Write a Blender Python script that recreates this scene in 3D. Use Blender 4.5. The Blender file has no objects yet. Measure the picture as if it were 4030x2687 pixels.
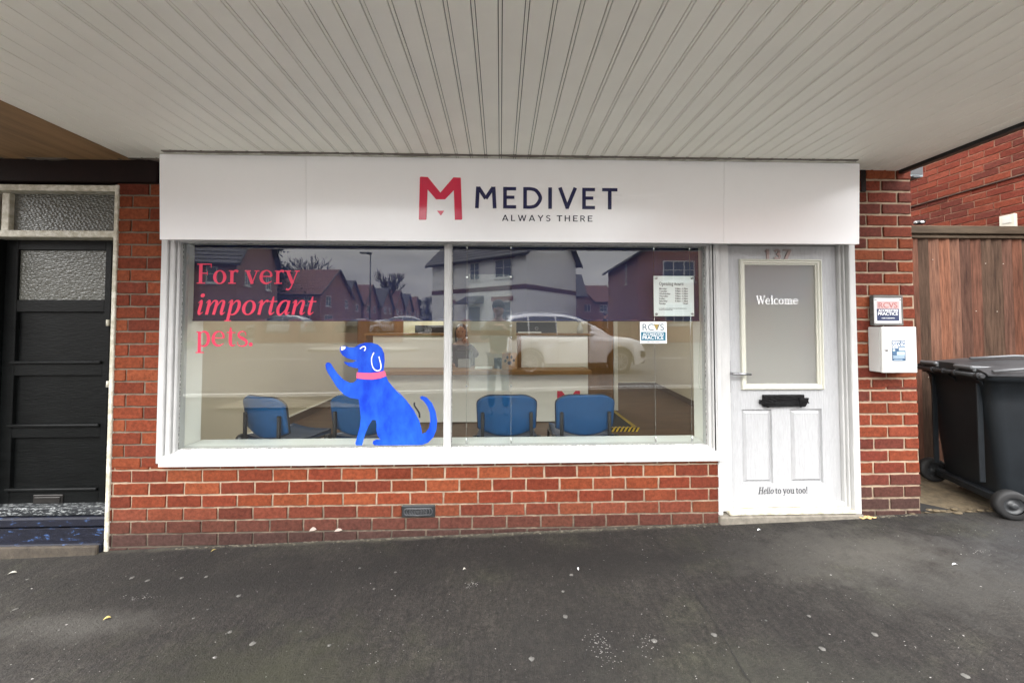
import bpy, math, random
from mathutils import Vector, Matrix
random.seed(7)
R = math.radians
scene = bpy.context.scene
COL = scene.collection

# ------------------------------------------------------------------ camera
CAM = Vector((0.0, -2.73, 1.47))
YAW, PITCH, F, CX, CY = R(1.75), R(1.7), 1500.0, 2015.0, 1237.0
FWD = Vector((math.sin(YAW)*math.cos(PITCH), math.cos(YAW)*math.cos(PITCH), math.sin(PITCH)))
RGT = Vector((math.cos(YAW), -math.sin(YAW), 0))
UPV = RGT.cross(FWD)
cd = bpy.data.cameras.new('camera'); cam = bpy.data.objects.new('camera', cd); COL.objects.link(cam)
cd.sensor_fit = 'HORIZONTAL'; cd.sensor_width = 36; cd.lens = 36*F/4030
cd.shift_y = -(2687/2-CY)/4030; cd.shift_x = 0
cd.clip_start = .02; cd.clip_end = 2000
cam.matrix_world = Matrix((( RGT.x, UPV.x, -FWD.x, CAM.x), (RGT.y, UPV.y, -FWD.y, CAM.y), (RGT.z, UPV.z, -FWD.z, CAM.z), (0,0,0,1)))
scene.camera = cam
# ------------------------------------------------------------------ sky, sun, exposure
SUN_EL, SUN_AZ = R(44), R(205)
w = bpy.data.worlds.new('World'); scene.world = w; w.use_nodes = True
nt = w.node_tree; nd = nt.nodes; lk = nt.links
bg = nd['Background']
sky = nd.new('ShaderNodeTexSky'); sky.sky_type = 'NISHITA'; sky.sun_disc = False
sky.sun_elevation = SUN_EL; sky.sun_rotation = SUN_AZ; sky.dust_density = 3
tc = nd.new('ShaderNodeTexCoord'); mp = nd.new('ShaderNodeMapping'); mp.inputs['Scale'].default_value = (1, 1, 3.2)
nz = nd.new('ShaderNodeTexNoise'); nz.inputs['Scale'].default_value = 2.2; nz.inputs['Detail'].default_value = 6; nz.inputs['Roughness'].default_value = .55
cr = nd.new('ShaderNodeValToRGB'); e = cr.color_ramp.elements
e[0].position = .35; e[0].color = (5.7, 5.75, 6.0, 1); e[1].position = .68; e[1].color = (11.4, 11.25, 10.9, 1)
mx = nd.new('ShaderNodeMix'); mx.data_type = 'RGBA'; mx.inputs['Factor'].default_value = .9
lk.new(tc.outputs['Generated'], mp.inputs['Vector']); lk.new(mp.outputs['Vector'], nz.inputs['Vector']); lk.new(nz.outputs['Fac'], cr.inputs['Fac'])
lk.new(sky.outputs['Color'], mx.inputs['A']); lk.new(cr.outputs['Color'], mx.inputs['B'])
sxyz = nd.new('ShaderNodeSeparateXYZ'); lk.new(tc.outputs['Generated'], sxyz.inputs[0])       # darker cloud low down, thinner and brighter higher up
hr_ = nd.new('ShaderNodeMapRange'); hr_.interpolation_type = 'SMOOTHSTEP'; hr_.inputs['From Min'].default_value = .14; hr_.inputs['From Max'].default_value = .5; hr_.inputs['To Min'].default_value = .60; hr_.inputs['To Max'].default_value = 2.1; lk.new(sxyz.outputs['Z'], hr_.inputs['Value'])
vs_ = nd.new('ShaderNodeVectorMath'); vs_.operation = 'SCALE'; lk.new(mx.outputs['Result'], vs_.inputs[0]); lk.new(hr_.outputs['Result'], vs_.inputs['Scale'])
lk.new(vs_.outputs[0], bg.inputs['Color']); bg.inputs['Strength'].default_value = .15
sl = bpy.data.lights.new('sun', 'SUN'); sl.energy = .5; sl.angle = R(28); sl.color = (1, .97, .93)
so = bpy.data.objects.new('sun', sl); COL.objects.link(so)
sd = Vector((math.sin(SUN_AZ)*math.cos(SUN_EL), math.cos(SUN_AZ)*math.cos(SUN_EL), math.sin(SUN_EL)))
so.rotation_euler = sd.to_track_quat('Z', 'Y').to_euler()
scene.view_settings.view_transform = 'Standard'; scene.view_settings.look = 'None'
scene.view_settings.gamma = 1; scene.view_settings.exposure = 1.85
scene.render.engine = 'CYCLES'; scene.cycles.max_bounces = 8; scene.cycles.transparent_max_bounces = 16

# ------------------------------------------------------------------ helpers
def ray(px, py): return RGT*((px-CX)/F) + UPV*(-(py-CY)/F) + FWD
def at(px, py, Y):                      # point on the vertical plane y = Y seen at this place of the photograph
    d = ray(px, py); return CAM + d*((Y-CAM.y)/d.y)
def on(px, py, o, n):
    d = ray(px, py); return CAM + d*((o-CAM).dot(n)/d.dot(n))
def X(px, Y, py=1400): return at(px, py, Y).x
def Z(py, Y, px=2000): return at(px, py, Y).z
class MB:
    def __init__(s): s.v = []; s.f = []; s.c = []; s.m = []; s.sm = []
    def add(s, vs, fs, col=None, mi=0, smooth=False):
        o = len(s.v); s.v += [tuple(p) for p in vs]
        for f in fs: s.f.append(tuple(i+o for i in f)); s.c.append(col); s.m.append(mi); s.sm.append(smooth)
        return s
    def box(s, x0, x1, y0, y1, z0, z1, col=None, mi=0):
        v = [(x, y, z) for z in (z0, z1) for y in (y0, y1) for x in (x0, x1)]
        return s.add(v, [(0,2,3,1), (4,5,7,6), (0,1,5,4), (2,6,7,3), (0,4,6,2), (1,3,7,5)], col, mi)
    def bbox(s, x0, x1, y0, y1, z0, z1, b=.004, col=None, mi=0):   # chamfered box
        if x0 > x1: x0, x1 = x1, x0
        if y0 > y1: y0, y1 = y1, y0
        if z0 > z1: z0, z1 = z1, z0
        b = min(b, (x1-x0)*.45, (y1-y0)*.45, (z1-z0)*.45)
        V = []; idx = {}
        for sx in (0, 1):
            for sy in (0, 1):
                for sz in (0, 1):
                    x = (x0, x1)[sx]; y = (y0, y1)[sy]; z = (z0, z1)[sz]
                    dx = b*(1-2*sx); dy = b*(1-2*sy); dz = b*(1-2*sz)
                    idx[sx,sy,sz,0] = len(V); V.append((x, y+dy, z+dz))
                    idx[sx,sy,sz,1] = len(V); V.append((x+dx, y, z+dz))
                    idx[sx,sy,sz,2] = len(V); V.append((x+dx, y+dy, z))
        I = idx; Fs = []
        for a in (0, 1):
            Fs.append([I[a,0,0,0], I[a,1,0,0], I[a,1,1,0], I[a,0,1,0]][::(-1 if a == 0 else 1)])
            Fs.append([I[0,a,0,1], I[1,a,0,1], I[1,a,1,1], I[0,a,1,1]][::(1 if a == 0 else -1)])
            Fs.append([I[0,0,a,2], I[1,0,a,2], I[1,1,a,2], I[0,1,a,2]][::(-1 if a == 0 else 1)])
        for a in (0, 1):
            for c in (0, 1):
                Fs.append([I[a,c,0,0], I[a,c,1,0], I[a,c,1,1], I[a,c,0,1]])
                Fs.append([I[a,0,c,0], I[a,1,c,0], I[a,1,c,2], I[a,0,c,2]])
                Fs.append([I[0,a,c,1], I[1,a,c,1], I[1,a,c,2], I[0,a,c,2]])
        for k in ((a,c,d) for a in (0,1) for c in (0,1) for d in (0,1)): Fs.append([I[k+(0,)], I[k+(1,)], I[k+(2,)]])
        return s.add(V, Fs, col, mi)
    def tube(s, pts, r, n=8, col=None, mi=0, cap=True):
        pts = [Vector(p) for p in pts]; rr = r if isinstance(r, (list, tuple)) else [r]*len(pts)
        rings = []; prev = None
        for i, p in enumerate(pts):
            t = (pts[min(i+1, len(pts)-1)] - pts[max(i-1, 0)]).normalized()
            if prev is None: a = t.cross(Vector((0,0,1)) if abs(t.z) < .9 else Vector((1,0,0))).normalized()
            else:
                a = prev - t*prev.dot(t)
                a = a.normalized() if a.length > 1e-6 else t.cross(Vector((0,0,1))).normalized()
            prev = a; b = t.cross(a)
            rings.append([p + (a*math.cos(2*math.pi*k/n) + b*math.sin(2*math.pi*k/n))*rr[i] for k in range(n)])
        v = [q for g in rings for q in g]
        f = [(i*n+k, i*n+(k+1) % n, (i+1)*n+(k+1) % n, (i+1)*n+k) for i in range(len(pts)-1) for k in range(n)]
        s.add(v, f, col, mi, True)
        if cap:
            o = len(s.v)-len(v); s.f += [tuple(o+k for k in range(n))[::-1], tuple(o+(len(pts)-1)*n+k for k in range(n))]
            s.c += [col]*2; s.m += [mi]*2; s.sm += [False]*2
        return s
    def lathe(s, c, axis, prof, n=20, col=None, mi=0, smooth=True):    # prof: (along axis, radius)
        c = Vector(c); ax = Vector(axis).normalized(); a = ax.orthogonal().normalized(); b = ax.cross(a)
        v = [c + ax*h + (a*math.cos(2*math.pi*k/n) + b*math.sin(2*math.pi*k/n))*r for h, r in prof for k in range(n)]
        f = [(i*n+k, i*n+(k+1) % n, (i+1)*n+(k+1) % n, (i+1)*n+k) for i in range(len(prof)-1) for k in range(n)]
        return s.add(v, f, col, mi, smooth)
    def ell(s, c, r, n=16, m=10, col=None, mi=0, rot=None):
        c = Vector(c); v = []; f = []
        for i in range(m+1):
            th = math.pi*i/m
            for k in range(n):
                p = Vector((r[0]*math.sin(th)*math.cos(2*math.pi*k/n), r[1]*math.sin(th)*math.sin(2*math.pi*k/n), r[2]*math.cos(th)))
                v.append(c + (rot @ p if rot else p))
        for i in range(m):
            for k in range(n): f.append((i*n+k, (i+1)*n+k, (i+1)*n+(k+1) % n, i*n+(k+1) % n))
        return s.add(v, f, col, mi, True)
    def prism(s, poly, o, u, v, n, t, col=None, mi=0):            # flat outline with thickness t along n
        o, u, v, n = map(Vector, (o, u, v, n)); k = len(poly)
        a = [o+u*p[0]+v*p[1] for p in poly]; b = [q+n*t for q in a]
        s.add(a+b, [tuple(range(k)), tuple(range(2*k-1, k-1, -1))] + [(i, (i+1) % k, (i+1) % k+k, i+k) for i in range(k)], col, mi)
        return s
WM = {}
def obj(name, mb, mats, parent=None, loc=None):
    me = bpy.data.meshes.new(name)
    vs = mb.v; off = Vector((0,0,0))
    if parent is None:
        if loc is None:
            xs = [p[0] for p in vs]; ys = [p[1] for p in vs]; zs = [p[2] for p in vs]
            off = Vector(((min(xs)+max(xs))/2, (min(ys)+max(ys))/2, min(zs)))
        else: off = Vector(loc)
        vs = [(p[0]-off.x, p[1]-off.y, p[2]-off.z) for p in vs]
    me.from_pydata(vs, [], mb.f); me.validate(); 
    if len(me.polygons) == len(mb.f):
        me.polygons.foreach_set('material_index', mb.m); me.polygons.foreach_set('use_smooth', mb.sm)
        if any(c is not None for c in mb.c):
            ca = me.color_attributes.new('Col', 'FLOAT_COLOR', 'CORNER'); arr = []
            for p, c in zip(me.polygons, mb.c): arr += list((c or (.5,.5,.5))+(1,))*p.loop_total
            ca.data.foreach_set('color', arr)
    for m in (mats if isinstance(mats, (list, tuple)) else [mats]): me.materials.append(m)
    me.update()
    o = bpy.data.objects.new(name, me); COL.objects.link(o)
    if parent is None: o.location = off
    else:
        o.parent = parent
        if parent.name in WM: o.matrix_parent_inverse = WM[parent.name].inverted()
    return o
def tag(o, label=None, cat=None, group=None, kind=None):
    if label: o['label'] = label
    if cat: o['category'] = cat
    if group: o['group'] = group
    if kind: o['kind'] = kind
    return o
def thing(name, label, cat, loc=(0,0,0), group=None, rot=(0,0,0)):
    o = bpy.data.objects.new(name, None); COL.objects.link(o); o.empty_display_size = .1
    o.location = loc; o.rotation_euler = rot
    from mathutils import Euler
    M = Matrix.Translation(Vector(loc)) @ Euler(rot).to_matrix().to_4x4()
    if M != Matrix.Identity(4): WM[o.name] = M
    return tag(o, label, cat, group)
def struct(name, mb, mats): return tag(obj(name, mb, mats), kind='structure')
def kids(o): return [c for c in bpy.data.objects if c.parent == o]
def copy_tree(o, parent=None):
    c = o.copy(); COL.objects.link(c)
    if parent: c.parent = parent
    for ch in kids(o): copy_tree(ch, c)
    return c

# ------------------------------------------------------------------ materials
MATS = {}
def mat(name, col, rough=.6, metal=0, var=0, vscale=8, bump=0, bscale=60, attr=False, spec=.5, coat=0, stretch=None, col2=None, lo=.42, hi=.6, crough=.1, cior=1.5, emit=None, zdirt=None):
    m = bpy.data.materials.new(name); m.use_nodes = True; n = m.node_tree.nodes; l = m.node_tree.links
    p = n['Principled BSDF']; p.inputs['Roughness'].default_value = rough; p.inputs['Metallic'].default_value = metal
    p.inputs['Specular IOR Level'].default_value = spec; p.inputs['Base Color'].default_value = (*col, 1)
    if coat: p.inputs['Coat Weight'].default_value = coat; p.inputs['Coat Roughness'].default_value = crough; p.inputs['Coat IOR'].default_value = cior
    if emit: p.inputs['Emission Color'].default_value = (*emit[:3], 1); p.inputs['Emission Strength'].default_value = emit[3]
    t = n.new('ShaderNodeTexCoord'); mpn = n.new('ShaderNodeMapping'); l.new(t.outputs['Object'], mpn.inputs['Vector'])
    if stretch: mpn.inputs['Scale'].default_value = stretch
    if attr or var or col2:
        if attr: a = n.new('ShaderNodeAttribute'); a.attribute_name = 'Col'; src = a.outputs['Color']
        else: c = n.new('ShaderNodeRGB'); c.outputs[0].default_value = (*col, 1); src = c.outputs[0]
        t1 = n.new('ShaderNodeTexNoise'); t1.inputs['Scale'].default_value = vscale; t1.inputs['Detail'].default_value = 8; t1.inputs['Roughness'].default_value = .65
        l.new(mpn.outputs['Vector'], t1.inputs['Vector'])
        if col2:
            r = n.new('ShaderNodeValToRGB'); r.color_ramp.elements[0].position = lo; r.color_ramp.elements[1].position = hi
            l.new(t1.outputs['Fac'], r.inputs['Fac'])
            mm = n.new('ShaderNodeMix'); mm.data_type = 'RGBA'; l.new(r.outputs['Color'], mm.inputs['Factor'])
            l.new(src, mm.inputs['A']); mm.inputs['B'].default_value = (*col2, 1); src = mm.outputs['Result']
        if var:
            mr = n.new('ShaderNodeMapRange'); mr.inputs['To Min'].default_value = 1-var; mr.inputs['To Max'].default_value = 1+var
            mr.inputs['From Min'].default_value = .3; mr.inputs['From Max'].default_value = .7
            l.new(t1.outputs['Fac'], mr.inputs['Value'])
            vm = n.new('ShaderNodeVectorMath'); vm.operation = 'SCALE'; l.new(src, vm.inputs[0]); l.new(mr.outputs['Result'], vm.inputs['Scale']); src = vm.outputs['Vector']
        if zdirt:      # soot and splash dirt that has settled on the lowest joints
            g_ = n.new('ShaderNodeNewGeometry'); s3 = n.new('ShaderNodeSeparateXYZ'); l.new(g_.outputs['Position'], s3.inputs[0])
            ns = n.new('ShaderNodeMath'); ns.operation = 'MULTIPLY_ADD'; l.new(t1.outputs['Fac'], ns.inputs[0]); ns.inputs[1].default_value = .35; l.new(s3.outputs['Z'], ns.inputs[2])
            m2 = n.new('ShaderNodeMapRange'); m2.inputs['From Min'].default_value = zdirt[0]+.175; m2.inputs['From Max'].default_value = zdirt[1]+.175; m2.inputs['To Min'].default_value = 1; m2.inputs['To Max'].default_value = 0
            l.new(ns.outputs[0], m2.inputs['Value']); m3 = n.new('ShaderNodeMix'); m3.data_type = 'RGBA'; l.new(m2.outputs['Result'], m3.inputs['Factor']); l.new(src, m3.inputs['A']); m3.inputs['B'].default_value = (*zdirt[2], 1); src = m3.outputs['Result']
        l.new(src, p.inputs['Base Color'])
    if bump:
        t2 = n.new('ShaderNodeTexNoise'); t2.inputs['Scale'].default_value = bscale; t2.inputs['Detail'].default_value = 5
        l.new(mpn.outputs['Vector'], t2.inputs['Vector'])
        b = n.new('ShaderNodeBump'); b.inputs['Strength'].default_value = 1; b.inputs['Distance'].default_value = bump
        l.new(t2.outputs['Fac'], b.inputs['Height']); l.new(b.outputs['Normal'], p.inputs['Normal'])
    MATS[name] = m; return m
def P(m): return m.node_tree.nodes['Principled BSDF']
def glassmat(name, ior=1.75, tint=(.95,.97,.96), rough=0.0, milk=0, milkcol=(.8,.85,.85)):
    m = bpy.data.materials.new(name); m.use_nodes = True; n = m.node_tree.nodes; l = m.node_tree.links
    for x in list(n): n.remove(x)
    out = n.new('ShaderNodeOutputMaterial'); fr = n.new('ShaderNodeFresnel'); fr.inputs['IOR'].default_value = ior
    g = n.new('ShaderNodeNewGeometry'); sb = n.new('ShaderNodeMath'); sb.operation = 'SUBTRACT'; sb.inputs[0].default_value = 1
    l.new(g.outputs['Backfacing'], sb.inputs[1]); mu = n.new('ShaderNodeMath'); mu.operation = 'MULTIPLY'
    l.new(fr.outputs[0], mu.inputs[0]); l.new(sb.outputs[0], mu.inputs[1])
    tr = n.new('ShaderNodeBsdfTransparent'); tr.inputs[0].default_value = (*tint, 1)
    gl = n.new('ShaderNodeBsdfGlossy'); gl.inputs['Roughness'].default_value = rough
    base = tr.outputs[0]
    if milk:
        df = n.new('ShaderNodeBsdfDiffuse'); df.inputs[0].default_value = (*milkcol, 1); m0 = n.new('ShaderNodeMixShader'); m0.inputs[0].default_value = milk
        l.new(tr.outputs[0], m0.inputs[1]); l.new(df.outputs[0], m0.inputs[2]); base = m0.outputs[0]
    ms = n.new('ShaderNodeMixShader'); l.new(mu.outputs[0], ms.inputs[0]); l.new(base, ms.inputs[1]); l.new(gl.outputs[0], ms.inputs[2])
    l.new(ms.outputs[0], out.inputs['Surface']); return m

brick_m = mat('brick', (.3,.1,.06), .85, attr=True, var=.34, vscale=45, bump=.004, bscale=160, spec=.1)
mortar_pale = mat('mortar_pale', (.32,.245,.175), .95, var=.25, vscale=14, bump=.003, bscale=120, spec=.1)
mortar_low = mat('mortar_weathered', (.32,.245,.175), .95, var=.3, vscale=14, bump=.003, bscale=120, spec=.1, zdirt=(.02,.30,(.085,.07,.055)))
mortar_grey = mat('mortar_grey', (.15,.125,.095), .95, var=.3, vscale=14, bump=.003, bscale=120, spec=.1)
white_m = mat('white_paint', (.45,.45,.44), .38, var=.12, vscale=7, stretch=(2,2,.5), bump=.0008, bscale=40)
white_old = mat('weathered_cream_paint', (.40,.37,.28), .6, var=.15, vscale=25, bump=.002, bscale=50, col2=(.52,.50,.43))
soffit_m = mat('soffit_plastic', (.92,.91,.82), .42, var=.04, vscale=2.5, bump=.0006, bscale=8)
gap_m = mat('joint_shadow_gap', (.05,.047,.04), .8)
ply_m = mat('plywood', (.27,.16,.075), .7, var=.3, vscale=2.2, stretch=(6,.7,1), bump=.001, bscale=20)
maroon_m = mat('dark_maroon_board', (.008,.0025,.002), .6, spec=.15, var=.3, vscale=10, bump=.001)
black_m = mat('black_paint', (.004,.0045,.0045), .4, var=.35, vscale=6, bump=.0015, bscale=22, stretch=(1,1,5), spec=.11)
chip_m = mat('chipped_paint_step', (.014,.016,.018), .6, var=.2, vscale=22, lo=.52, hi=.58, spec=.2, col2=(.19,.20,.20), stretch=(1.6,3,5), bump=.003)
blue_chip = mat('chipped_blue_step', (.008,.009,.016), .55, var=.3, vscale=11, lo=.585, hi=.64, spec=.2, col2=(.028,.055,.13), stretch=(1.5,3,4), bump=.003)
sign_m = mat('sign_panel', (.84,.84,.84), .32, coat=1, crough=.17, cior=1.75, var=.01)
navy_v = mat('navy_vinyl', (.003,.004,.06), .5, spec=.1, coat=.8, crough=.10, cior=1.6)
grey_v = mat('charcoal_vinyl', (.012,.012,.03), .5, spec=.1, coat=.8, crough=.10, cior=1.6)
red_v = mat('red_vinyl', (.62,.008,.055), .5, spec=.1, coat=.9, crough=.10, cior=1.65)
pink_v = mat('pink_vinyl', (.60,.045,.095), .5, spec=.2)
collar_v = mat('pink_collar', (.66,.10,.20), .5, spec=.2)
white_v = mat('white_vinyl', (.9,.9,.9), .4)
dark_v = mat('dark_vinyl', (.015,.015,.02), .5)
lever_m = mat('lever_metal', (.30,.30,.31), .22, metal=1)
steel_m = mat('brushed_steel', (.6,.6,.6), .25, metal=1)
chrome_m = mat('chrome', (.75,.72,.70), .12, metal=1)
blind_m = mat('navy_roller_blind', (.020,.024,.070), .85, spec=.1)
tape_m = mat('black_tape', (.003,.003,.0035), .25, spec=.2, bump=.004, bscale=40, stretch=(1,1,4))
cream_m = mat('cream_plastic', (.52,.515,.44), .42)
plastic_m = mat('bin_plastic', (.010,.0125,.015), .42, spec=.3, var=.25, vscale=5, bump=.0008, bscale=200)
lid_m = mat('bin_lid_plastic', (.030,.031,.033), .45, spec=.35, var=.25, vscale=6)
rubber_m = mat('rubber', (.0075,.0075,.0078), .7, var=.2, vscale=20)
vent_m = mat('vent_plastic', (.02,.022,.024), .4)
number_m = mat('number_metal', (.26,.22,.21), .3, metal=.7)
asph = mat('asphalt', (.045,.042,.041), .85, spec=.3)
inwall_m = mat('interior_wall', (.56,.51,.40), .8, var=.02, vscale=1)
inwhite_m = mat('interior_white', (.80,.79,.73), .6)
wood_m = mat('oak_wood', (.22,.11,.035), .5, var=.25, vscale=5, stretch=(1,1,.12), bump=.0006)
oakedge_m = mat('oak_edge', (.28,.15,.05), .5, var=.2, vscale=6, stretch=(.2,1,3))
floor_m = mat('vinyl_wood_floor', (.11,.062,.036), .45, var=.4, vscale=6, stretch=(.5,4,1))
chair_m = mat('blue_vinyl_chair', (.004,.052,.15), .42, spec=.3, var=.08, vscale=5)
chairblk = mat('black_chair_frame', (.012,.012,.013), .4)
blackpl = mat('black_plastic', (.01,.01,.011), .35)
fence_m = mat('fence_board', (.2,.09,.055), .85, spec=.15, attr=True, var=.55, vscale=11, stretch=(5,5,.35), bump=.003, bscale=50)
rail_m = mat('fence_rail', (.055,.040,.027), .85, spec=.15, var=.4, vscale=8, stretch=(.4,3,3), bump=.003)
conc_m = mat('mossy_concrete', (.085,.064,.036), .95, var=.5, vscale=14, bump=.008, bscale=50)
paper_m = mat('paper', (.85,.87,.87), .5)
skin_m = mat('skin', (.42,.22,.14), .55)
dogm = mat('blue_vinyl_dog', (.003,.034,.42), .45, spec=.2, vscale=5.5, lo=.35, hi=.75, stretch=(1.6,1,.8), col2=(.02,.12,.62))
glass_m = glassmat('shop_glass', 1.95)
acryl_m = glassmat('clear_acrylic', 1.55, milk=.05)

# asphalt: tone patches, grit specks, bump
def rich_asphalt(m):
    n = m.node_tree.nodes; l = m.node_tree.links; p = P(m); t = n.new('ShaderNodeTexCoord')
    def noise(s, d=6, r=.6, st=None):
        q = n.new('ShaderNodeTexNoise'); q.inputs['Scale'].default_value = s; q.inputs['Detail'].default_value = d; q.inputs['Roughness'].default_value = r
        if st: mpp = n.new('ShaderNodeMapping'); mpp.inputs['Scale'].default_value = st; l.new(t.outputs['Object'], mpp.inputs['Vector']); l.new(mpp.outputs[0], q.inputs['Vector'])
        else: l.new(t.outputs['Object'], q.inputs['Vector'])
        return q.outputs['Fac']
    def ramp(src, a, ca, b, cb):
        q = n.new('ShaderNodeValToRGB'); q.color_ramp.elements[0].position = a; q.color_ramp.elements[0].color = (*ca, 1)
        q.color_ramp.elements[1].position = b; q.color_ramp.elements[1].color = (*cb, 1); l.new(src, q.inputs['Fac']); return q.outputs['Color']
    def mix(f, a, b, mode='MIX', fv=None):
        q = n.new('ShaderNodeMix'); q.data_type = 'RGBA'; q.blend_type = mode
        if f is not None: l.new(f, q.inputs['Factor'])
        else: q.inputs['Factor'].default_value = fv
        for s_, i in ((a, 'A'), (b, 'B')):
            if isinstance(s_, tuple): q.inputs[i].default_value = (*s_, 1)
            else: l.new(s_, q.inputs[i])
        return q.outputs['Result']
    gp_ = n.new('ShaderNodeNewGeometry'); GPOS = gp_.outputs['Position']; NB = noise(6, 6, .7)
    STAINS_AND_SHADE = [(2.15,-.42,.85,.30,(.075,.070,.060),.75), (2.6,-.75,.9,.30,(.050,.048,.043),.6), (-1.6,-.38,1.5,.30,(.010,.009,.008),.85), (.5,-.34,1.7,.26,(.010,.009,.008),.85),  # near-black entries along the wall paint its contact shadow into the colour
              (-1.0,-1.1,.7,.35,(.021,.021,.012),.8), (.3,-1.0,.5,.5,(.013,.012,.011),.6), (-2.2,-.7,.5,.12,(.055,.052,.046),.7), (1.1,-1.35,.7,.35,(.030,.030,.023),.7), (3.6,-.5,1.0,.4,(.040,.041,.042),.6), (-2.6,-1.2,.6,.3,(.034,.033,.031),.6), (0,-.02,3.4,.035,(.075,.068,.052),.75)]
    c = ramp(noise(.9, 5, .6), .35, (.011,.0095,.009), .7, (.023,.021,.0185))
    c = mix(ramp(noise(1.7, 6, .65, (1,1.4,1)), .52, (0,0,0), .72, (.8,.8,.8)), c, (.027,.027,.019))       # algae tinge
    c = mix(ramp(noise(.55, 4, .5), .58, (0,0,0), .8, (.6,.6,.6)), c, (.045,.043,.040))                    # worn paler patches
    g = ramp(noise(210, 3, .7), .3, (.45,.45,.45), .72, (1.6,1.6,1.6)); c = mix(None, c, g, 'MULTIPLY', 1)
    g = ramp(noise(42, 8, 1.0), .40, (.34,.34,.34), .62, (1.85,1.84,1.8)); c = mix(None, c, g, 'MULTIPLY', 1)
    g = ramp(noise(14, 7, .8, (2.6,.7,1)), .32, (.55,.54,.54), .68, (1.6,1.57,1.5)); c = mix(None, c, g, 'MULTIPLY', 1)
    for (px_, py_, rx_, ry_, cc, k_) in STAINS_AND_SHADE:
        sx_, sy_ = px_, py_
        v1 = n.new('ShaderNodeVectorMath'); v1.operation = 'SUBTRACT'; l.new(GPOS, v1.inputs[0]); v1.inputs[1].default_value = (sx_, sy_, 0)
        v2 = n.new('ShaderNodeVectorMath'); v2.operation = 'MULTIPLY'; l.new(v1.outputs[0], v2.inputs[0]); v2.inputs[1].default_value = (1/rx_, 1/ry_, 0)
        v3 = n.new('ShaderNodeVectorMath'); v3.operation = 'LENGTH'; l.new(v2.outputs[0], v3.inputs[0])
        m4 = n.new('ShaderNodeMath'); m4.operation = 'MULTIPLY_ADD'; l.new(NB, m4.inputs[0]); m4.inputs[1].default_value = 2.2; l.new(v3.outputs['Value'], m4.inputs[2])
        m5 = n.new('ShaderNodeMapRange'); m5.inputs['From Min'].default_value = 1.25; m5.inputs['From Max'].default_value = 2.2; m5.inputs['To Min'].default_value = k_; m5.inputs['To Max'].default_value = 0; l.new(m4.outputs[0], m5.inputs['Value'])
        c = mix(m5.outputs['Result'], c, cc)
    for sc, th, cc in ((26, .050, (.15,.145,.135)), (70, .06, (.20,.20,.19)), (7, .05, (.07,.07,.065))):
        vo = n.new('ShaderNodeTexVoronoi'); vo.inputs['Scale'].default_value = sc; vo.inputs['Randomness'].default_value = 1; 
        nv = n.new('ShaderNodeVectorMath'); nv.operation = 'MULTIPLY_ADD'
        l.new(t.outputs['Object'], nv.inputs[0]); nv.inputs[1].default_value = (1,1,0); nv.inputs[2].default_value = (3.3*sc, .7, 0); l.new(nv.outputs[0], vo.inputs['Vector'])
        sp = ramp(vo.outputs['Distance'], th*.6, (1,1,1), th, (0,0,0))
        gate = n.new('ShaderNodeSeparateColor'); l.new(vo.outputs['Color'], gate.inputs[0])
        gt = n.new('ShaderNodeMath'); gt.operation = 'GREATER_THAN'; gt.inputs[1].default_value = .55; l.new(gate.outputs[0], gt.inputs[0])
        mu = n.new('ShaderNodeMath'); mu.operation = 'MULTIPLY'; l.new(sp, mu.inputs[0]); l.new(gt.outputs[0], mu.inputs[1])
        c = mix(mu.outputs[0], c, cc)
    l.new(c, p.inputs['Base Color'])
    b = n.new('ShaderNodeBump'); b.inputs['Distance'].default_value = .006; b.inputs['Strength'].default_value = .8
    l.new(noise(120, 4, .7), b.inputs['Height']); b2 = n.new('ShaderNodeBump'); b2.inputs['Distance'].default_value = .02; b2.inputs['Strength'].default_value = .5
    l.new(noise(5, 4, .6), b2.inputs['Height']); l.new(b.outputs[0], b2.inputs['Normal']); b3 = n.new('ShaderNodeBump'); b3.inputs['Distance'].default_value = .012; b3.inputs['Strength'].default_value = .7; l.new(noise(48, 4, .8), b3.inputs['Height']); l.new(b2.outputs[0], b3.inputs['Normal']); l.new(b3.outputs[0], p.inputs['Normal'])
rich_asphalt(asph)

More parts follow.
